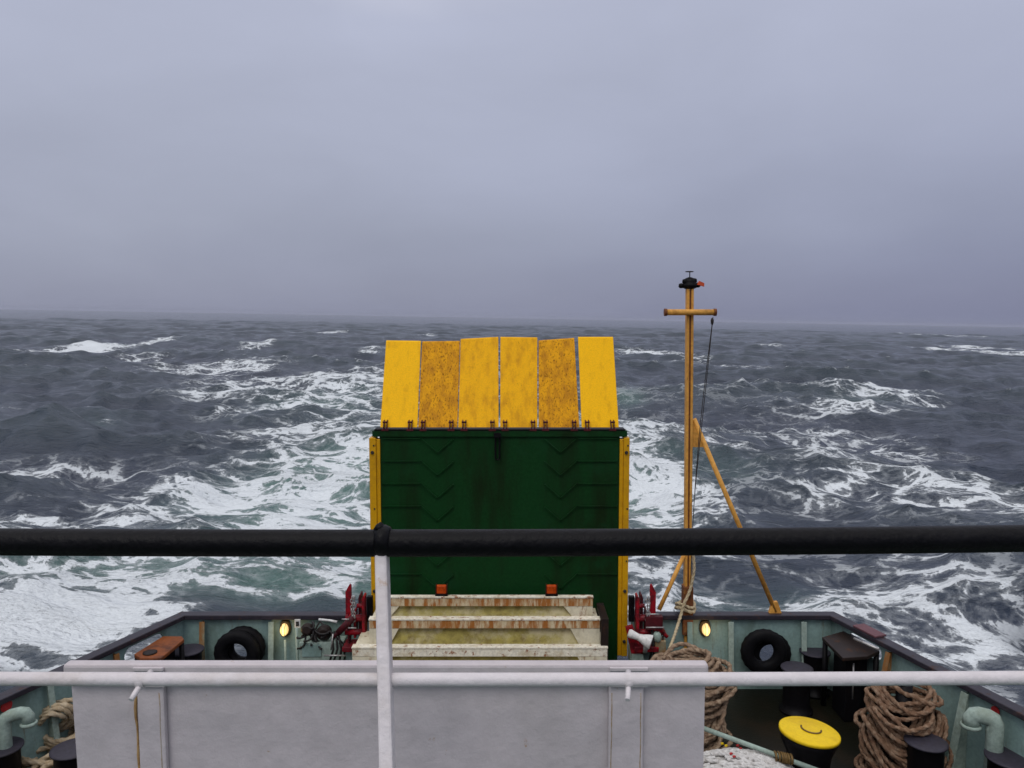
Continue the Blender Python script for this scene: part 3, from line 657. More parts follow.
# ------------------------------------------------------------------ ramp lock machinery, port and starboard
def machinery(s, label):
    px0 = {-1: 362, 1: 637}[s]
    base = Vector((at(px0, 640, 11.0).x, 11.0, ZDECK))
    root = thing('ramp_lock', label, 'deck machinery', base, 'red ramp locks')
    def X(px, Y=11.0): return at(px, 620, Y).x
    def Z(py, Y=11.0): return at(500, py, Y).z
    if s < 0: P = lambda a: a
    else: P = lambda a: 1001.5 - a          # mirrored about the ramp's middle
    def bx(name, pa, ya, pb, yb, Y, dpt, mt, bev=.006, par=None):
        m_ = MB(root); m_.box((X(P(pa),Y), Y, Z(ya,Y)), (X(P(pb),Y), Y+dpt, Z(yb,Y))); return m_.build(name, mt, par or root, bev=bev)
    # tall pointed guard plate
    Y = 10.95
    m_ = MB(root); m_.prism([(X(P(346.5)),Y,Z(614)), (X(P(352.5)),Y,Z(614)), (X(P(352.5)),Y,Z(584)), (X(P(350.8)),Y,Z(583)), (X(P(346.5)),Y,Z(591))], (0,.04,0))
    m_.build('guard_plate', M['red'], root, bev=.004)
    bx('black_post', 372.5, 597, 367, 622, 11.0, .08, M['black'])
    # two upright cheeks with a pin and a hook between
    for a, b, y0, y1, Yc, mt in ((366.5, 363.5, 593, 641, 10.88, 'red'), (361.5, 358.8, 594, 640, 10.98, 'darkred'), (350.5, 348.5, 612, 640, 10.9, 'darkred'), (356.8, 354.5, 608, 636, 10.92, 'red')):
        m_ = MB(root); m_.prism([(X(P(a)),Yc,Z(y1)), (X(P(b)),Yc,Z(y1)), (X(P(b)),Yc,Z(y0+4)), (X(P((a+b)/2)),Yc,Z(y0)), (X(P(a)),Yc,Z(y0+1))], (0,.16,0)); m_.build('cheek', M[mt], root, bev=.004)
    for py, xx0, xx1, r in ((616, 347, 367, .05), (630, 346, 367, .042), (604, 358, 367, .03)):
        m_ = MB(root); m_.cyl((X(P(xx0)),10.93,Z(py)), (X(P(xx1)),10.93,Z(py)), r, None, 16); m_.build('pin', M['red'], root)
    # hydraulic arm slanting outboard
    m_ = MB(root); m_.cyl((X(P(356)),10.86,Z(613)), (X(P(340)),10.86,Z(629)), .052, .045, 14); m_.cyl((X(P(342)),10.86,Z(627)), (X(P(336)),10.86,Z(633)), .028, None, 12); m_.build('hydraulic_arm', M['red' if s > 0 else 'darkred'], root)
    m_ = MB(root); m_.obox((X(P(357)),10.93,Z(643.5)), (.34,.30,.07)); m_.build('foot', M['red'], root, bev=.01)
    # silver chain
    m_ = MB(root)
    for col_ in (354.6, 356.6):
        for k in range(8):
            z = Z(594+3.1*k); x = X(P(col_)) + random.Random(k).uniform(-.01,.01); rr_ = .026
            pp = [(x + (rr_*.55*math.cos(a) if k % 2 else 0.004*math.cos(a)), 10.84 + (0 if k % 2 else rr_*.55*math.cos(a)), z + rr_*math.sin(a)) for a in [2*PI*i/12 for i in range(12)]]
            m_.tube(pp, .0075, 6, closed=True)
    m_.build('chain', M['steel'], root)
    # steel bars
    for xa, xb, py in ((345, 358, 609), (340, 358, 622)) if s > 0 else ((351, 359, 622.5), (345, 352, 614)): MB(root).cyl((X(P(xa)),10.80,Z(py)), (X(P(xb)),10.80,Z(py)), .011, None, 8).build('rod', M['steel'], root)
    # teal pedestal and leg
    bx('pedestal', 371, 649, 357, 664, 10.92, .2, M['paleteal'])
    m_ = MB(root); m_.box((X(P(368)), 10.93, ZDECK+.004), (X(P(346)), 11.10, Z(650))); m_.build('column', M['teal'], root, bev=.01)
    if s > 0:
        m_ = MB(root); m_.prism([(X(624),10.84,Z(623)), (X(631),10.84,Z(621)), (X(641.5),10.84,Z(649)), (X(630),10.84,Z(649))], (0,.05,0)); m_.build('leg', M['red'], root, bev=.004)
        m_ = MB(root); m_.prism([(X(630.3),10.842,Z(649.4)), (X(641.5),10.842,Z(649.4)), (X(644),10.842,Z(662)), (X(630.5),10.842,Z(662))], (0,.05,0)); m_.build('leg_foot', M['paleteal'], root, bev=.004)
        bx('hook_block', 1001.5-646, 617, 1001.5-663, 630, 10.80, .10, M['darkred'])
    return root
machinery(-1, 'dark red ramp lock with chain, beside the left yellow side rail of the ramp')
machinery(1, 'bright red ramp lock with pointed plate, beside the right yellow side rail of the ramp')
# white horn-shaped loudhailer on the starboard lock
hn_t = thing('deck_horn', 'white enamel horn pointing down to the right, in front of the red lock', 'horn', at(640, 638, 10.7))
a, b = at(631, 634, 10.7), at(650, 642, 10.62); ax = (b-a); Ln = ax.length
MB(hn_t).lathe(a, ax, [(.05, -.04), (.062, -.01), (.055, .03), (.045, .10), (.06, .16), (.085, .22), (.105, Ln+.01), (.09, Ln+.02), (.04, Ln-.05)], 20).build('bell', M['whiteplastic'], hn_t)
MB(hn_t).cyl(at(646, 641, 10.7), at(645, 652, 10.75), .03).build('bracket', M['whiteplastic'], hn_t)
# hydraulic valves between lock and coil
vt = thing('valve_unit', 'small grey green valve box with levers beside the red lock and the rope coil', 'valve', at(660, 650, 10.8))
MB(vt).box(at(655.5, 641, 10.8), at(664, 655, 10.95)).build('valve_body', M['rustteal'], vt, bev=.015)
MB(vt).lathe(at(657, 634, 10.82), (.1,0,-1), [(.03,-.03),(.055,0),(.05,.09),(.02,.12)], 14).build('valve_cap', M['paleteal'], vt)
m_ = MB(vt)
for k, (x0_, y0_, x1_, y1_) in enumerate(((652,630,648,664),(654,634,656,664),(650,636,660,628),(663,636,666,664))):
    p, q = at(x0_,y0_,10.85), at(x1_,y1_,10.85); mid = p.lerp(q,.5)+Vector((.03*(-1)**k,-.03,0)); m_.tube([p,mid,q], .014, 8)
m_.build('hose', M['hose'], vt)

# ------------------------------------------------------------------ valve station on the port side of the stern
vs = thing('hydraulic_station', 'teal hydraulic cabinet with tangled black hoses under the left cap rail', 'hydraulic unit', at(322, 655, 10.95))
def Xs(px, Y=11.0): return at(px, 640, Y).x
def Zs(py, Y=11.0): return at(500, py, Y).z
MB(vs).box((Xs(300), 10.95, ZDECK+.004), (Xs(344), 11.2, Zs(641))).build('cabinet', M['paleteal'], vs, bev=.012)
MB(vs).box((Xs(303), 10.935, Zs(655)), (Xs(322), 10.95, Zs(643))).build('cabinet_door', M['teal'], vs, bev=.004)
m_ = MB(vs); rg = random.Random(4)
for k in range(15):
    x0_ = rg.uniform(304, 338); y0_ = rg.uniform(620, 638); x1_ = x0_ + rg.uniform(-16, 16); y1_ = y0_ + rg.uniform(2, 20)
    p, q = at(x0_, y0_, 11.0+rg.uniform(0,.15)), at(x1_, y1_, 10.9+rg.uniform(0,.1)); m1 = p.lerp(q,.35)+Vector((rg.uniform(-.12,.12),-.08,rg.uniform(-.15,.05))); m2 = p.lerp(q,.7)+Vector((rg.uniform(-.1,.1),-.06,rg.uniform(-.12,.05)))
    pts_ = []
    for t_ in [j/10 for j in range(11)]:
        pts_.append(p*(1-t_)**3 + m1*3*t_*(1-t_)**2 + m2*3*t_*t_*(1-t_) + q*t_**3)
    m_.tube(pts_, .014, 7)
m_.build('hose', M['hose'], vs)
m_ = MB(vs)
for x0_, x1_ in ((332, 329), (336, 333), (338, 339)):
    p = at(x0_, 632, 10.88); q = at(x1_, 664, 10.85); m_.tube([p, p.lerp(q,.5)+Vector((.05,-.04,0)), q], .016, 8)
m_.build('hose_bundle', M['hose'], vs)
m_ = MB(vs); a, b, c = at(319, 619.5, 10.95), at(330, 620.5, 10.9), at(337, 622, 10.9); m_.tube([a, b, c], [.018, .015, .02], 10); m_.build('lever', M['whiteplastic'], vs)
m_ = MB(vs); m_.cyl(at(324, 655.5, 10.82), at(346, 655.5, 10.82), .012); m_.cyl(at(333, 634, 10.84), at(331, 650, 10.82), .010); m_.build('handle', M['steel'], vs)
m_ = MB(vs); m_.lathe(at(308, 629, 11.0), (0,-1,.2), [(.02,-.02),(.085,0),(.09,.05),(.05,.09)], 16); m_.lathe(at(325, 631, 11.05), (0,-1,0), [(.02,-.02),(.10,0),(.11,.08),(.06,.12)], 16); m_.build('valve_wheel', M['brown'], vs)
pipe = thing('vent_pipe', 'pair of thin grey pipes standing between the lit left lamp and the hydraulic cabinet', 'pipe', at(288, 655, 11.15))
MB(pipe).cyl((Xs(285,11.2), 11.2, ZDECK+.004), (Xs(285,11.2), 11.2, Zs(640,11.2)), .016).build('pipe', M['paleteal'], pipe)
MB(pipe).cyl((Xs(297,11.1), 11.1, ZDECK+.004), (Xs(297,11.1), 11.1, Zs(628,11.1)), .020).build('pipe', M['paleteal'], pipe)
sg = thing('notice_plate', 'small white notice plate with a black mark, right of the lit left lamp', 'sign', (Xs(298,11.18), 11.18, Zs(624,11.18)))
x_, z_ = Xs(298,11.18), Zs(623.5,11.18)
MB(sg).box((x_-.042, 11.17, z_-.065), (x_+.042, 11.182, z_+.065)).build('plate', M['signwhite'], sg, bev=.003)
m_ = MB(sg)
for dx, dz, hw_, hh_ in ((0, .024, .022, .009), (0, -.024, .022, .009), (-.013, 0, .007, .03), (.013, 0, .007, .03), (0, 0, .006, .006)): m_.box((x_+dx-hw_, 11.163-.0005*(dz!=0), z_+dz-hh_), (x_+dx+hw_, 11.169, z_+dz+hh_))
m_.build('mark', M['signblack'], sg)

# bulkhead lamps, lit
def bulk_lamp(px, py, lab):
    c = at(px, py, YST-.02); c.y = YST-.03
    r = thing('bulkhead_lamp', lab, 'lamp', c, 'lit bulkhead lamps')
    def ov(rx, rz, y0, y1, n=24):
        m_ = MB(r); A = []
        for y_, sc in ((y0, 1), (y0-(y0-y1)*.6, .95), (y1, .65)):
            A.append([m_.bm.verts.new(Vector((sc*rx*math.cos(2*PI*i/n), y_, sc*rz*math.sin(2*PI*i/n)))) for i in range(n)])
        for P_, Q_ in zip(A, A[1:]):
            for i in range(n): m_.bm.faces.new((P_[i], P_[(i+1)%n], Q_[(i+1)%n], Q_[i])).smooth = True
        m_.bm.faces.new(A[0]); m_.bm.faces.new(A[-1][::-1]); return m_
    ov(.085, .13, .03, -.03).build('backplate', M['brass'], r)
    ov(.056, .088, -.032, -.12).build('glass', M['glow'], r)
    m_ = MB(r)
    for dx in (-.028, .028): m_.tube([c+Vector((dx,-.02,-.13)), c+Vector((dx*.8,-.13,-.05)), c+Vector((dx*.8,-.13,.05)), c+Vector((dx,-.02,.13))], .003, 6)
    m_.build('guard', M['brass'], r)
    L = bpy.data.lights.new('bulb', 'POINT'); L.energy = 1.0; L.color = (1,.70,.34); L.shadow_soft_size = .05
    lo = bpy.data.objects.new('bulb', L); COL.objects.link(lo); lo.parent = r; lo.location = (0, -.2, 0)
bulk_lamp(285.5, 628, 'lit oval lamp on the teal bulwark left of the ramp, beside the white notice')
bulk_lamp(705, 628, 'lit oval lamp on the teal bulwark right of the mast')

# ------------------------------------------------------------------ tyres over the fairlead openings
def tyre_mb(root):
    m_ = MB(root); R_, r_ = .242, .100; n1, n2 = 40, 14; A = []
    for i in range(n1):
        a = 2*PI*i/n1; ring = []
        for j in range(n2):
            b = 2*PI*j/n2; cr = math.copysign(abs(math.cos(b))**.8, math.cos(b)); sr = math.copysign(abs(math.sin(b))**.8, math.sin(b))
            rr_ = R_ + r_*cr*.95
            if cr > .6 and i % 2: rr_ -= .008
            ring.append(m_.bm.verts.new(Vector((rr_*math.cos(a), r_*.75*sr, rr_*math.sin(a)))))
        A.append(ring)
    for i in range(n1):
        for j in range(n2): m_.bm.faces.new((A[i][j], A[(i+1)%n1][j], A[(i+1)%n1][(j+1)%n2], A[i][(j+1)%n2])).smooth = True
    return m_
tt = None
for (px, py, Y, sc, lab) in ((237, 653, YST-.25, 1.0, 'front one of two overlapping black tyres left of the ramp, the sea showing through it'), (243.5, 647.5, YST-.10, .97, 'rear tyre left of the ramp, its rim standing out above the front tyre'),
                            (763.5, 651.5, YST-.25, 1.0, 'front one of two overlapping black tyres right of the mast, the sea showing through it'), (769, 653.5, YST-.10, .97, 'rear tyre right of the mast, its rim standing out beyond the front tyre')):
    p = at(px, py, Y)
    if tt is None:
        tt = bpy.data.objects.new('tyre', None)
        class _r: location = Vector((0,0,0))
        tt = tyre_mb(_r).build('tyre', M['rubber']); o = tt
    else: o = tt.copy(); COL.objects.link(o)
    if sc < 1:      # the outer tyre is a larger ring around the same sight-hole, pushed aside
        pass
    o.location = p; o.scale = (sc*.98,)*3; tag(o, lab, 'tyre', 'tyres hung on the stern bulwark')

# ------------------------------------------------------------------ bollards
def bollard(px, py, lab, r=.20, ztop=-4.80, topmat='bollardtop', flange=.015):
    c = atz(px, py, ztop); root = thing('bollard', lab, 'bollard', (c.x, c.y, ZDECK+.004), 'mooring bollards on the aft deck')
    h = ztop-.02-(ZDECK+.004)
    MB(root).lathe((c.x, c.y, ZDECK+.004), (0,0,1), [(r*1.12,0),(r*1.12,.03),(r*.93,.04),(r*.90,.15),(r*.90,h-.03),(r*.95,h)], 32).build('barrel', M['black'], root)
    MB(root).lathe((c.x, c.y, ztop-.02), (0,0,1), [(r*.95,0),(r+flange,.002),(r+flange,.018),(r*.98,.024),(r*.3,.028)], 32).build('bollard_top', M[topmat], root)
    return root
bollard(188, 649.5, 'grey topped bollard on the left, between the orange fairlead and the tyres', ztop=-4.66)
bollard(815, 651, 'far grey topped bollard of the right pair, beside the brown fairlead table')
bollard(797, 667.5, 'near grey topped bollard of the right pair, between tyres and white rail')
bollard(926, 741, 'grey topped bollard standing in front of the brown rope heap at the right', r=.215)
bollard(1010, 757, 'grey topped bollard in the bottom right corner below the vent pipe', r=.235)
bollard(73, 748, 'grey topped bollard against the left pale rope coil, half behind the white panel', r=.22)
bollard(0, 747, 'grey topped bollard in the bottom left corner below the vent pipe', r=.22)
# capstan with yellow lid
c = atz(809.5, 729, -4.72)
cp = thing('capstan', 'black drum with a round yellow lid on the right of the aft deck', 'capstan', (c.x, c.y, ZDECK+.004))
tilt = Matrix.Rotation(rad(5), 3, 'Y')
H_ = -4.72-ZDECK-.004
MB(cp).lathe((c.x, c.y, ZDECK+.004), (0,0,1), [(.36,0),(.36,.05),(.27,.08),(.23,.25),(.25,.42),(.31,.56),(.32,H_-.06),(.30,H_-.045)], 36).build('drum', M['black'], cp)
lid = MB(cp).lathe((c.x, c.y, -4.72-.035), tilt @ Vector((0,0,1)), [(.31,-.02),(.338,-.018),(.338,.012),(.325,.020),(.1,.022)], 40).build('lid', M['lidyellow'], cp)
pp = [Vector((c.x,c.y,-4.72-.011)) + tilt @ Vector((.11*math.cos(a)+.03, .11*math.sin(a)+.03, .004)) for a in [rad(150+ 13*i) for i in range(16)]]
MB(cp).tube(pp, .010, 6).build('lid_ring', M['brass'], lid)

# ------------------------------------------------------------------ roller fairleads
def fairlead(lab, corners, ztop, mt, bodymt, hole=False):
    c = sum((Vector(q) for q in corners), Vector((0,0,0)))/len(corners)
    r = thing('fairlead', lab, 'fairlead', (c.x, c.y, ZDECK+.004), 'fairlead tables at the quarters')
    MB(r).prism(corners, (0,0,-.05)).build('table_top', M[mt], r, bev=.01)
    ins = [Vector(q).lerp(c, .42) for q in corners]
    MB(r).prism([Vector((q.x,q.y,ztop-.052)) for q in ins], (0,0,ZDECK+.006-(ztop-.052))).build('pedestal', M[bodymt], r, bev=.01)
    for k in (0, len(corners)//2):
        q = Vector(corners[k]).lerp(c, .12)
        MB(r).cyl((q.x, q.y, ZDECK+.004), (q.x, q.y, ztop-.052), .035).build('leg', M['black'], r)
    return r
zt = -4.42
L_corners = [atz(*p, zt) for p in ((134,654),(140,658),(161,658),(184,639),(182,636),(163,636))]
f1 = fairlead('rusty orange topped fairlead table beside the left bulwark opening', L_corners, zt, 'orange', 'black')
m_ = MB(f1); q = atz(150, 653, zt); m_.lathe((q.x, q.y, zt+.002), (0,0,1), [(.09,0),(.09,.012),(.06,.016),(.02,.018)], 20); m_.build('roller', M['brown'], f1)
zt = -4.45
R_corners = [atz(*p, zt) for p in ((822,637),(846,630),(880,651),(868,656),(843,658))]
f2 = fairlead('dark brown fairlead table beside the right bulwark opening', R_corners, zt, 'brown', 'black')
m_ = MB(f2); a, b = at(854, 640, 10.2), at(879, 651, 9.9); m_.tube([a+Vector((0,0,.02)), b+Vector((0,0,.02))], .018, 10); m_.build('guide_bar', M['steel'], f2)
m_ = MB(f2); a = atz(853, 664, -4.62); m_.cyl((a.x,a.y,-4.60),(a.x,a.y,-5.1),.022); m_.build('rod', M['steel'], f2)

# ------------------------------------------------------------------ gooseneck vents
def gooseneck(px0, px1, ptop, Y, lab, s):
    xa, xb = at(px0, 730, Y).x, at(px1, 730, Y).x; zt = at(500, ptop, Y).z; xc = (xa+xb)/2; w_ = abs(xb-xa)
    r = thing('gooseneck_vent', lab, 'vent', (xc, Y, ZDECK+.004), 'gooseneck vents on the aft deck')
    R_ = w_*.37; p0 = Vector((xc, Y, 0)); e_ = Vector((-s*.9, .43, .08)).normalized()
    path = [p0+Vector((0,0,ZDECK+.004)), p0+Vector((0,0,zt-.22)), p0+Vector((0,0,zt-.12)), p0+e_*.02+Vector((0,0,zt-.075)), p0+e_*.07+Vector((0,0,zt-.06)), p0+e_*.16+Vector((0,0,zt-.06)), p0+e_*.205+Vector((0,0,zt-.075)), p0+e_*.23+Vector((0,0,zt-.12)), p0+e_*.235+Vector((0,0,zt-.19))]
    MB(r).tube(path, [R_]*len(path), 20).build('trunk', M['paleteal'], r)
    MB(r).lathe(p0+e_*.235+Vector((0,0,zt-.195)), (0,0,-1), [(R_+.002,-.01),(R_+.018,-.005),(R_+.018,.03),(R_*.6,.032)], 20).build('mouth', M['paleteal'], r)
    MB(r).lathe(p0+Vector((0,0,ZDECK+.003)), (0,0,1), [(R_*1.5,0),(R_*1.5,.02),(R_+.002,.022)], 20).build('flange', M['teal'], r)
    return r, xc, zt
r, xc, zt = gooseneck(984, 1006, 714, 8.55, 'pale teal gooseneck vent in front of the right bulwark, beside the red mark', 1)
gooseneck(-4, 13, 712, 8.6, 'pale teal gooseneck vent at the left edge, beside the pale rope coil', -1)
# red round marks on the plating
t = on_line(PR[1], PR[2], 1000); q = Vector(PR[1]).lerp(Vector(PR[2]), t); n3 = Vector((nR.x, nR.y, 0)).normalized()
p = Vector((q.x, q.y, atz(1000, 711, 0).z if False else -4.60)) + n3*.022
dd = ray(1000, 711); p.z = dd.z/dd.y*p.y
MB(stern).lathe(p, n3, [(.055,0),(.055,.004)], 20).build('round_mark', M['redmark'], stern)
t = on_line(PL[1], PL[2], 2); q = Vector(PL[1]).lerp(Vector(PL[2]), t); n3 = Vector((nL.x, nL.y, 0)).normalized()
p = Vector((q.x, q.y, 0)) + n3*.022; dd = ray(2, 706); p.z = dd.z/dd.y*p.y
MB(stern).lathe(p, n3, [(.07,0),(.07,.004)], 20).build('round_mark', M['redmark'], stern)

# ------------------------------------------------------------------ mast
YM = YST + .02
bx_ = at(687, 612, YM); tp = at(689.5, 289, YM)
mt_ = thing('signal_mast', 'ochre yellow stern mast with a cross arm and slanting stays', 'mast', (bx_.x, YM, ZCAP))
hw = .048
base_z = at(500, 655, YM).z
def mast_pt(z): 
    t = (z-ZCAP)/(tp.z-ZCAP); return Vector((bx_.x + (tp.x-bx_.x)*t, YM, z))
a, b = mast_pt(base_z), mast_pt(tp.z)
m_ = MB(mt_)
for x0_, x1_ in ((-hw, -.011), (.013, hw)): m_.hexa([a+Vector((x0_,-.07,0)), a+Vector((x1_,-.07,0)), a+Vector((x1_,.05,0)), a+Vector((x0_,.05,0)), b+Vector((x0_,-.07,0)), b+Vector((x1_,-.07,0)), b+Vector((x1_,.05,0)), b+Vector((x0_,.05,0))])
m_.build('pole', M['mast'], mt_, bev=.008)
m_ = MB(mt_); m_.hexa([a+Vector((-.0105,-.052,0)), a+Vector((.0125,-.052,0)), a+Vector((.0125,.045,0)), a+Vector((-.0105,.045,0)), b+Vector((-.0105,-.052,-.01)), b+Vector((.0125,-.052,-.01)), b+Vector((.0125,.045,-.01)), b+Vector((-.0105,.045,-.01))]); m_.build('groove', M['mastdark'], mt_)
a, b = at(665.5, 312.3, YM-.12), at(715, 312.3, YM-.12)
m_ = MB(mt_); m_.cyl(a, b, .042, None, 16); arm = m_.build('cross_arm', M['mast'], mt_)
for q in (a, b): MB(mt_).cyl(q-Vector((.018,0,0)), q+Vector((.018,0,0)), .052).build('arm_cap', M['mastdark'], arm)
# stays
g = at(694, 419, YM); e_ = at(775.5, 612.5, YM); e_.z = ZCAP+.02
m_ = MB(mt_); m_.cyl(g, e_, .034, None, 12); m_.build('stay', M['mast'], mt_)
m_ = MB(mt_); e2 = at(657, 613, YM-.2); e2 = at(659, 610, YM-.25); m_.cyl(at(684, 555, YM-.05), e2, .030, None, 12); m_.build('stay', M['mast'], mt_)
m_ = MB(mt_); m_.prism([(at(692.5,420,YM).x,YM-.012,at(500,420,YM).z), (at(692.5,447,YM).x,YM-.012,at(500,447,YM).z), (at(703.5,447,YM).x,YM-.012,at(500,447,YM).z), (at(703.5,441,YM).x,YM-.012,at(500,441,YM).z)], (0,.02,0)); m_.build('gusset', M['mast'], mt_)
m_ = MB(mt_); m_.prism([(e_.x-.10,YM-.03,ZCAP+.003),(e_.x+.08,YM-.03,ZCAP+.003),(e_.x+.02,YM-.03,ZCAP+.17),(e_.x-.05,YM-.03,ZCAP+.17)], (0,.06,0)); m_.build('stay_foot', M['mast'], mt_)
# rusty lower sleeve
m_ = MB(mt_); a, b = mast_pt(base_z-.05), at(688, 585, YM); m_.hexa([Vector((q.x+dx, YM+dy, q.z)) for q in (mast_pt(ZCAP-.3), mast_pt(at(500, 585, YM).z)) for dx, dy in ((-.085 if q.z < ZCAP else -.07,-.10),(.07,-.10),(.07,.07),(-.07,.07))]); m_.build('sleeve', M['mastdark'], mt_, bev=.01)
# masthead lantern
c = Vector((tp.x, YM, tp.z))
hl_ = thing('masthead_lantern', 'black lantern cluster with a small disc, on top of the ochre mast', 'lantern', c)
m_ = MB(hl_); m_.lathe(c, (0,0,1), [(.06,0),(.105,.02),(.115,.06),(.085,.08),(.09,.10),(.06,.15),(.02,.165)], 18); m_.build('lantern_body', M['black'], hl_)
for dx, dz in ((-.12,.04), (.11,.05), (-.07,.10), (.06,.11)): MB(hl_).lathe(c+Vector((dx,-.02,dz)), (0,0,1), [(.02,-.03),(.04,-.01),(.035,.03),(.01,.04)], 12).build('small_lamp', M['black'], hl_)
m_ = MB(hl_); m_.cyl(c+Vector((0,0,.16)), c+Vector((0,0,.235)), .007); m_.lathe(c+Vector((-.005,0,.235)), (0,0,1), [(.05,0),(.062,.006),(.05,.014)], 16); m_.build('antenna_disc', M['wire'], hl_)
m_ = MB(hl_); m_.cyl(c+Vector((0,-.03,.0)), c+Vector((.15,-.05,.09)), .012); m_.prism([c+Vector((.09,-.07,.06)), c+Vector((.19,-.07,.03)), c+Vector((.19,-.07,.08)), c+Vector((.12,-.07,.11))], (0,.03,0)); m_.build('orange_tag', M['orangered'], hl_)
# halyard with its shackle
hy = thing('halyard', 'thin dark halyard hanging from the right end of the mast cross arm', 'rope', at(713, 318, YM-.12))
a, b = at(713, 317, YM-.12), at(690, 600, YM-.12)
for k, off in enumerate((0, .022)):
    m_ = MB(hy); pts_ = []
    for j in range(25):
        t = j/24; p = a.lerp(b, t)+Vector((off*math.sin(PI*min(1,t*1.6)),0,0)); p.x -= .06*math.sin(PI*t); pts_.append(p)
    m_.tube(pts_, .0055, 6); m_.build('line', M['wire'], hy)
m_ = MB(hy); m_.lathe(at(712.3, 318, YM-.12), (0,0,-1), [(.012,0),(.024,.03),(.02,.07),(.008,.10)], 10); m_.build('block', M['wire'], hy)

# ------------------------------------------------------------------ rope work
def bez_smooth(P, n=6, closed=False):
    P = [Vector(p) for p in P]; out = []; N = len(P); rng = range(N if closed else N-1)
    for i in rng:
        p0 = P[(i-1)%N] if (closed or i>0) else P[i]; p1 = P[i]; p2 = P[(i+1)%N]; p3 = P[(i+2)%N] if (closed or i<N-2) else p2
        for k in range(n):
            t = k/n; out.append(.5*((2*p1)+(p2-p0)*t+(2*p0-5*p1+4*p2-p3)*t*t+(3*p1-p0-3*p2+p3)*t**3))
    if not closed: out.append(P[-1])
    return out
def rope(m_, P, r, n=6, sub=8, closed=False):
    pts_ = bez_smooth(P, sub, closed); m_.tube(pts_, r, 12, closed=closed, lobes=3, twist=.62/r)

def heap(name, lab, cat, c, loops, mt, r, seed, par_mats=None):
    """a coil: loops = list of (height, radius_x, radius_y, count, jitter, droop towards the camera)"""
    rg = random.Random(seed); root = thing(name, lab, cat, (c[0], c[1], ZDECK+.004), 'mooring rope coils')
    m_ = MB(root)
    P = []; m2 = MB(root)
    for (z, rx, ry, cnt, jit, droop) in loops:
        for k in range(cnt):
            P = []; ph = rg.uniform(0, 6.28); ex = rg.uniform(.9, 1.1); ey = rg.uniform(.9, 1.1); ox, oy = rg.uniform(-jit,jit), rg.uniform(-jit,jit); f2, f3 = rg.uniform(-1,1), rg.uniform(-1,1); q2 = rg.uniform(0,6.28)
            for i in range(16):
                a = 2*PI*i/16
                w_ = 1+jit*1.2*(f2*math.sin(2*a+q2)+.6*f3*math.sin(3*a+ph))
                x = c[0]+ox+rx*ex*w_*math.cos(a); y = c[1]+oy+ry*ey*w_*math.sin(a)
                zz = z + jit*.6*math.sin(a+ph) + rg.uniform(-.012,.012) - droop*max(0, -math.sin(a))**1.3
                P.append((x, y, max(zz, ZDECK+r+.01)))
            rope(m_, P, r*rg.uniform(.9,1.08), closed=True)
    m_.build('rope_loops', M[mt], root)
    m2.bm.free()
    return root
# right-hand heap wound on a bitt
c = atz(905, 722, -4.75)
HR = heap('rope_heap', 'tall heap of brown mooring rope wound round a post near the right bulwark', 'rope',
     (c.x+.0, c.y+.05), [(-4.42,.25,.20,4,.14,.06), (-4.48,.29,.23,5,.13,.16), (-4.56,.30,.24,6,.13,.22), (-4.66,.31,.25,6,.12,.26), (-4.76,.32,.26,6,.12,.30),(-4.86,.33,.27,6,.12,.34),(-4.95,.34,.28,6,.12,.30),(-5.05,.37,.30,6,.12,.22),(-5.18,.39,.32,6,.09,.1),(-5.32,.42,.34,5,.09,.03)], 'ropeorange', .026, 3)
m_ = MB(HR); m_.cyl((c.x, c.y+.05, ZDECK+.004), (c.x, c.y+.05, -4.30), .10, .09); m_.build('post', M['black'], HR)
m_ = MB(HR); m_.lathe((c.x-.05, c.y+.02, -4.30), (0,-.3,1), [(.025,0),(.045,.02),(.03,.05)], 12); m_.build('pin_head', M['steel'], HR)
# tall bundle right of the ramp
c = atz(703, 700, -4.7)
HB = heap('rope_bundle', 'thick brown rope bundle piled beside the mast foot and behind the white panel', 'rope',
     (c.x-.12, c.y+.25), [(-4.33,.30,.22,4,.12,.04), (-4.39,.37,.25,5,.12,.08), (-4.47,.40,.28,6,.12,.14), (-4.56,.40,.28,6,.12,.2), (-4.68,.37,.27,6,.11,.3), (-4.82,.34,.26,5,.10,.3), (-4.95,.31,.26,5,.09,.3), (-5.08,.33,.28,5,.10,.25), (-5.22,.38,.31,5,.10,.1), (-5.34,.42,.33,5,.11,.02)], 'rope', .029, 11)
m_ = MB(HB); m_.cyl((c.x-.12, c.y+.25, ZDECK+.004), (c.x-.12, c.y+.25, -4.44), .16, .15); m_.build('post', M['black'], HB)
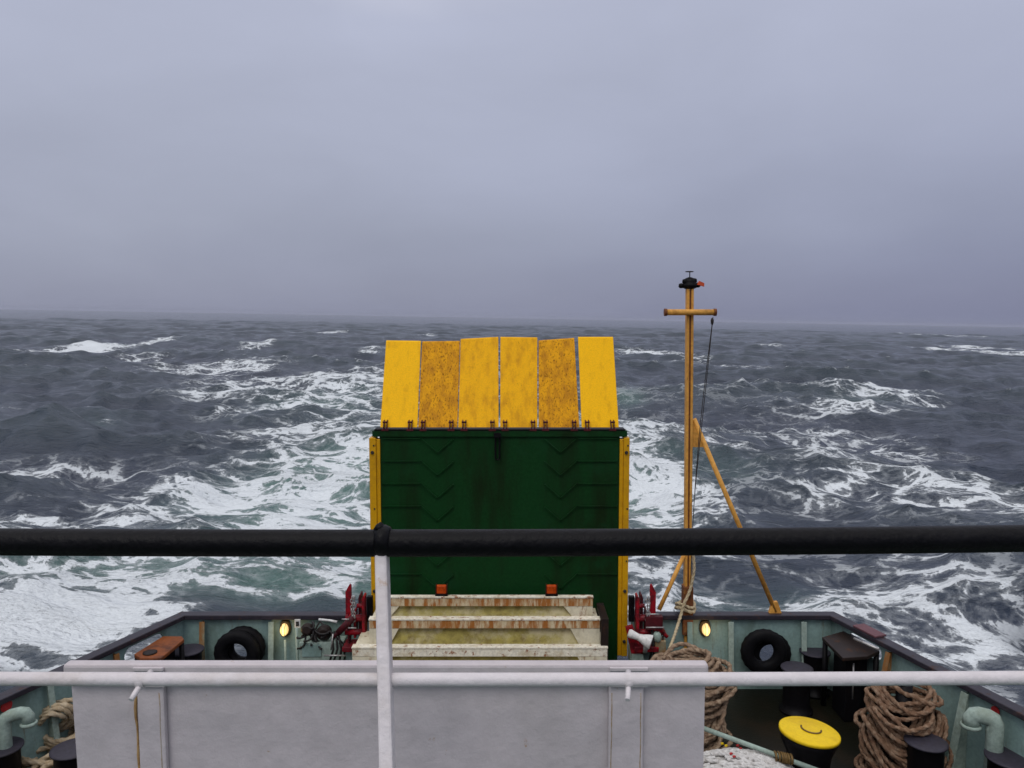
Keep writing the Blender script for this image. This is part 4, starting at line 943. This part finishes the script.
# port coil: an upright slanting loop on top of a pile
c = atz(62, 745, -4.95)
HL = thing('rope_coil', 'pale tan rope coil with a standing loop, at the left beside the white panel', 'rope', (c.x, c.y+.2, ZDECK+.004), 'mooring rope coils')
m_ = MB(HL); rg = random.Random(5)
ctr = at(58, 716, 9.35)
for k in range(6):       # the standing hank: upright slanting rings seen through the middle
    P = []; rx, rz = .15+.05*(k%3), .11+.04*(k%3)+.01*(k%2); ph = rg.uniform(0,6)
    for i in range(18):
        a = 2*PI*i/18; P.append((ctr.x+.01*(k%2) + rx*math.cos(a)+.012*math.sin(2*a+ph), ctr.y-.12+k*.045-.10*math.sin(a), ctr.z + rz*math.sin(a)+.06*math.cos(a)+.012*math.sin(3*a+ph)-k*.004))
    rope(m_, P, .029, closed=True)
for k in range(9):       # turns lying under it
    z = ctr.z-.20-.032*k; P = []; ph = rg.uniform(0,6)
    for i in range(16):
        a = 2*PI*i/16; P.append((ctr.x+.015*k+.03+(.20+.01*(k%3))*math.cos(a), ctr.y+.02+.18*math.sin(a), max(z-.03*math.cos(a+1)+.012*math.sin(2*a+ph), ZDECK+.04)))
    rope(m_, P, .031, closed=True)
m_.build('standing_loop', M['ropepale'], HL)
m_ = MB(HL)
for k in range(46):
    hz_ = rg.uniform(.03,.36); b0 = atz(rg.uniform(12, 66), rg.uniform(740, 790), ZDECK+hz_); P = []; th = rg.uniform(-.35,.75); f = rg.uniform(-1,1)
    for i in range(9):
        u_ = (i-4)/4; P.append((b0.x+u_*.30*math.cos(th), b0.y+u_*.22*math.sin(th)+.06*f*math.sin(2.2*u_), max(ZDECK+.03, b0.z+.03*math.sin(3*u_+k)-.10*u_*u_)))
    rope(m_, P, .029, sub=6)
m_.build('rope_pile', M['ropepale'], HL)
# white rope heap with coloured flecks at the bottom
c = atz(735, 765, -5.0)
HW = thing('white_rope_heap', 'heap of white nylon rope with red and yellow flecks, below the brown rope bundle', 'rope', (c.x, c.y, ZDECK+.004))
m_ = MB(HW); rg = random.Random(9)
mound_top = lambda x: -4.86 - .30*abs((x-c.x-.1)/1.1)**2
# heap body
core = MB(HW); n_ = 26; V_ = []
for i in range(n_):
    row = []
    for j in range(n_):
        u_, v_ = i/(n_-1)*2-1, j/(n_-1)*2-1; rr_ = max(0, 1-(u_*u_+v_*v_))
        row.append(core.bm.verts.new(Vector((c.x+.05+u_*.80, c.y+.05+v_*.48, ZDECK+.02+.44*rr_**.5+.03*mnoise.noise(Vector((u_*5,v_*5,1)))))-core.o))
    V_.append(row)
for i in range(n_-1):
    for j in range(n_-1): core.bm.faces.new((V_[i][j],V_[i+1][j],V_[i+1][j+1],V_[i][j+1])).smooth = True
core.build('heap_core', M['ropewhite'], HW)
flecks = {'red': [], 'yel': []}
for k in range(95):
    x = c.x+.05+rg.uniform(-.72,.78); y = c.y+.05+rg.uniform(-.44,.42); th = rg.gauss(-.35,.28); P = []
    for i in range(7):
        xx, yy = x+(i-3)*.10*math.cos(th)+rg.uniform(-.012,.012), y+(i-3)*.10*math.sin(th)*.6+rg.uniform(-.02,.02)
        u_, v_ = (xx-c.x-.05)/.80, (yy-c.y-.05)/.48; rr_ = max(0, 1-u_*u_-v_*v_)
        P.append((xx, yy, ZDECK+.035+.45*rr_**.5+rg.uniform(-.006,.014)))
    rope(m_, P, .021, sub=6)
m_.build('strands', M['ropewhite'], HW)
for nm, mm, spots in (('red_fleck', 'redmark', ((737.5,746),(740.5,749),(731,754),(734,757))), ('yellow_fleck', 'lidyellow', ((722,744),(726,746)))):
    m_ = MB(HW)
    for px, py in spots:
        p = atz(px, py, -4.955); u_, v_ = (p.x-c.x-.05)/.80, (p.y-c.y-.05)/.48; rr_ = max(0,1-u_*u_-v_*v_); zz = ZDECK+.075+.45*rr_**.5
        p = atz(px, py, zz); m_.tube([p+Vector((-.014,.0,0)), p+Vector((.0,0,.006)), p+Vector((.014,.01,0))], .014, 8)
    m_.build(nm, M[mm], HW)
# teal bar across the white heap, with its shackle
tb = thing('teal_bar', 'long thin teal bar slanting over the white rope heap, shackle near its end', 'bar', atz(760, 750, -4.80))
m_ = MB(tb); a, b = at(700, 727, 9.0), at(830, 775, 8.45); m_.cyl(a, b, .028, None, 12); m_.build('bar', M['paleteal'], tb)
m_ = MB(tb); q = a.lerp(b, .655)
for k in range(7):
    rr_ = .05; o_ = q+Vector(((k-3)*.028, -(k-3)*.01, .0)); th = k*.9
    m_.tube([o_+Vector((.012*math.sin(th), rr_*math.cos(a_), rr_*math.sin(a_))) for a_ in [2*PI*i/12 for i in range(12)]], .014, 6, closed=True)
m_.build('shackle', M['brass'], tb)
# mooring line tied to the mast foot
ml = thing('mooring_line', 'pale line tied round the mast foot and falling to the brown rope bundle', 'rope', at(690, 610, YM-.2))
m_ = MB(ml); P = [at(693, 553, YM-.16), at(694, 570, YM-.17), at(690, 590, YM-.19), at(684, 604, YM-.24), at(680, 618, YM-.3), at(675, 634, 10.7), at(670, 648, 10.4), at(667, 656, 10.1)]
rope(m_, P, .022); 
P = [mast_pt(at(500,603,YM).z)+Vector((.13*math.cos(a_)-.03, .13*math.sin(a_)-.02, .03*math.sin(a_*2))) for a_ in [2*PI*i/10 for i in range(10)]]; rope(m_, P, .020, closed=True)
P = [p+Vector((0,0,-.06)) for p in P]; rope(m_, P, .026, closed=True)
m_.build('line', M['line'], ml)
# dark chain and hose hanging on the right plating beside the rope heap
dk = thing('hanging_gear', 'dark hanging hose and tackle on the right bulwark between rope heap and pale rib', 'tackle', at(945, 700, 9.6))
m_ = MB(dk)
for k in range(5):
    x0_ = 925+6*k; P = [at(x0_, 684, 9.75), at(x0_+3, 705, 9.7), at(x0_+8, 728, 9.62), at(x0_+6, 745, 9.6)]; m_.tube(bez_smooth(P, 5), .030, 8)
m_.build('hose', M['hose'], dk)
m_ = MB(dk)
for px, py in ((935, 686), (941, 687), (946, 685)): m_.lathe(at(px,py,9.72), (0,-1,0), [(.02,-.02),(.04,0),(.03,.03)], 10)
m_.cyl(at(952,702,9.6), at(952.5,713,9.58), .012); m_.build('brass_fitting', M['brass'], dk)
m_ = MB(dk); m_.lathe(at(953,716,9.55), (.5,-1,0), [(.02,-.03),(.035,0),(.03,.05)], 10); m_.build('white_end', M['whiteplastic'], dk)

# ------------------------------------------------------------------ near guard railing and white panel
rl = thing('guard_railing', 'upper deck railing in the foreground with thick black top rail and white lower rail', 'railing', (0, 1.5, -1.62))
YB = 1.50
m_ = MB(rl); pts_ = []
rt = 1.5/ .985
def rail_pts(py_l, py_c, py_r, Y, x0_=-1200, x1_=2200, n=90, bowx=0):
    out = []
    for i in range(n+1):
        px = x0_+(x1_-x0_)*i/n; t = max(-1.3, min(1.3, (px-512)/512))
        py = py_c + (py_r-py_l)/2*t + ((py_l+py_r)/2-py_c)*t*t*.9
        out.append(at(px, py, Y))
    return out
top_pts = rail_pts(541.5, 542.8, 538.0, YB)
m_.tube(top_pts, .0258, 28); top = m_.build('top_rail', M['tape'], rl)
# taped joint over the post
q = at(382, 541, YB)
m_ = MB(rl); m_.tube([q+Vector((-.012,0,0)), q+Vector((-.004,0,0)), q+Vector((.006,0,0)), q+Vector((.016,0,0))], [.0265,.0305,.031,.0265], 26); 
m_.tube([q+Vector((-.004,-.004,.022)), q+Vector((-.003,-.002,.030)), q+Vector((0,0,.036))], [.012,.008,.003], 10); m_.build('joint_wrap', M['tape'], top)
YL = 1.385
low = rail_pts(678.5, 679.6, 677.6, YL+.02)
m_ = MB(rl); m_.tube(low, .0122, 20); m_.build('lower_rail', M['whiterail'], rl)
def post(pt, pb, lab=None):
    A, B = at(pt[0], pt[1], YB), at(pb[0], pb[1], 1.335)
    d_ = (B-A); B2 = A + d_*((-1.62-A.z)/d_.z)
    m_ = MB(rl); w_, t_ = .0115, .020
    ex, ey = Vector((1,0,0)), Vector((0,1,0))
    m_.hexa([B2-ex*w_*1.25-ey*t_, B2+ex*w_*1.25-ey*t_, B2+ex*w_*1.25+ey*t_, B2-ex*w_*1.25+ey*t_, A-ex*w_-ey*t_, A+ex*w_-ey*t_, A+ex*w_+ey*t_, A-ex*w_+ey*t_])
    return m_.build('post', M['whiterail'], rl, bev=.004)
post((382, 552), (387.5, 768)); post((-330, 552), (-345, 768)); post((1120, 552), (1135, 768)); post((-1070, 552), (-1095, 768)); post((1860, 552), (1885, 768))
# stub brackets under the lower rail
for px in (141.5, 628.5):
    q = at(px, 681, YL+.02)
    m_ = MB(rl); m_.tube([q+Vector((.004,.03,.004)), q+Vector((.0,.0,-.004)), q+Vector((-.004,-.022,-.016)), q+Vector((-.006,-.030,-.021))], [.0055,.0055,.005,.0045], 12); m_.build('bracket', M['whiterail'], rl)
    m_ = MB(rl); m_.tube([q+Vector((-.007,0,.0)), q+Vector((.007,0,.0))], .0128, 18); m_.build('clamp', M['whiterail'], rl)

pn = thing('steel_screen', 'white painted steel screen with capped top edge, behind the lower rail', 'screen', (0, 1.62, -1.62))
YP = 1.60
TL, TR = at(70, 663, YP), at(705.5, 661, YP); BL, BR = at(77.5, 768, YP), at(706, 768, YP)
zc0 = at(500, 685.5, YP-.02).z; zc1 = at(500, 664.5, YP-.02).z
def xl(z): 
    t = (TL.z-z)/(TL.z-BL.z); return TL.x + (BL.x-TL.x)*t
zb = -1.615
m_ = MB(pn); m_.hexa([(xl(zb), YP, zb), (TR.x, YP, zb), (TR.x, YP+.012, zb), (xl(zb), YP+.012, zb), (xl(zc0-.002), YP, zc0), (TR.x, YP, zc0), (TR.x, YP+.012, zc0), (xl(zc0), YP+.012, zc0)])
m_.build('face_plate', M['white'], pn)
m_ = MB(pn); m_.box((TL.x-.004, YP-.022, zc0+.001), (TR.x+.002, YP+.006, zc1)); m_.build('cap', M['white'], pn, bev=.006)
for a_, b_ in ((136, 166), (609, 647)):
    xa, xb = at(a_, 700, YP-.02).x, at(b_, 700, YP-.02).x
    m_ = MB(pn); m_.box((xa, YP-.016, zb), (xb-.006, YP-.001, zc0-.001)); m_.build('rib', M['white'], pn, bev=.003)
    m_ = MB(pn); m_.box((xa, YP-.0255, zc0-.001), (xb, YP-.0235+.001, zc1-.006)); m_.box((xa, YP-.030, zc1-.010), (xb, YP-.024, zc1-.003)); m_.build('cap_strap', M['white'], pn, bev=.001)
# weathered sealant lines down the rib edges
sl_ = mat('stained_sealant', (.42,.36,.30), .8, dark=(.34,.22,.10), dscale=30, damt=.9, dlo=.4, dhi=.6)
for px in (611, 640, 162):
    q = at(px, 690, YP-.003); rg = random.Random(px); P = [Vector((q.x+rg.uniform(-.0006,.0006), YP-.0158 if px in (640, 162) else YP-.0158, q.z-.03*i)) for i in range(12)]
    MB(pn).tube(P, .0011, 6).build('seam', sl_, pn)
# rust trickle below the left bracket
m_ = MB(pn); rg = random.Random(2); q = at(134.5, 690, YP-.003); P = [Vector((q.x+rg.uniform(-.0012,.0012)+.00035*i, YP-.0015, q.z-.02*i)) for i in range(14)]
m_.tube(P, [.0028+.0006*math.sin(i) for i in range(14)], 8); m_.build('rust_run', mat('rust_run', (.42,.27,.12), .8, dark=(.25,.12,.04), dscale=60, damt=.8), pn)
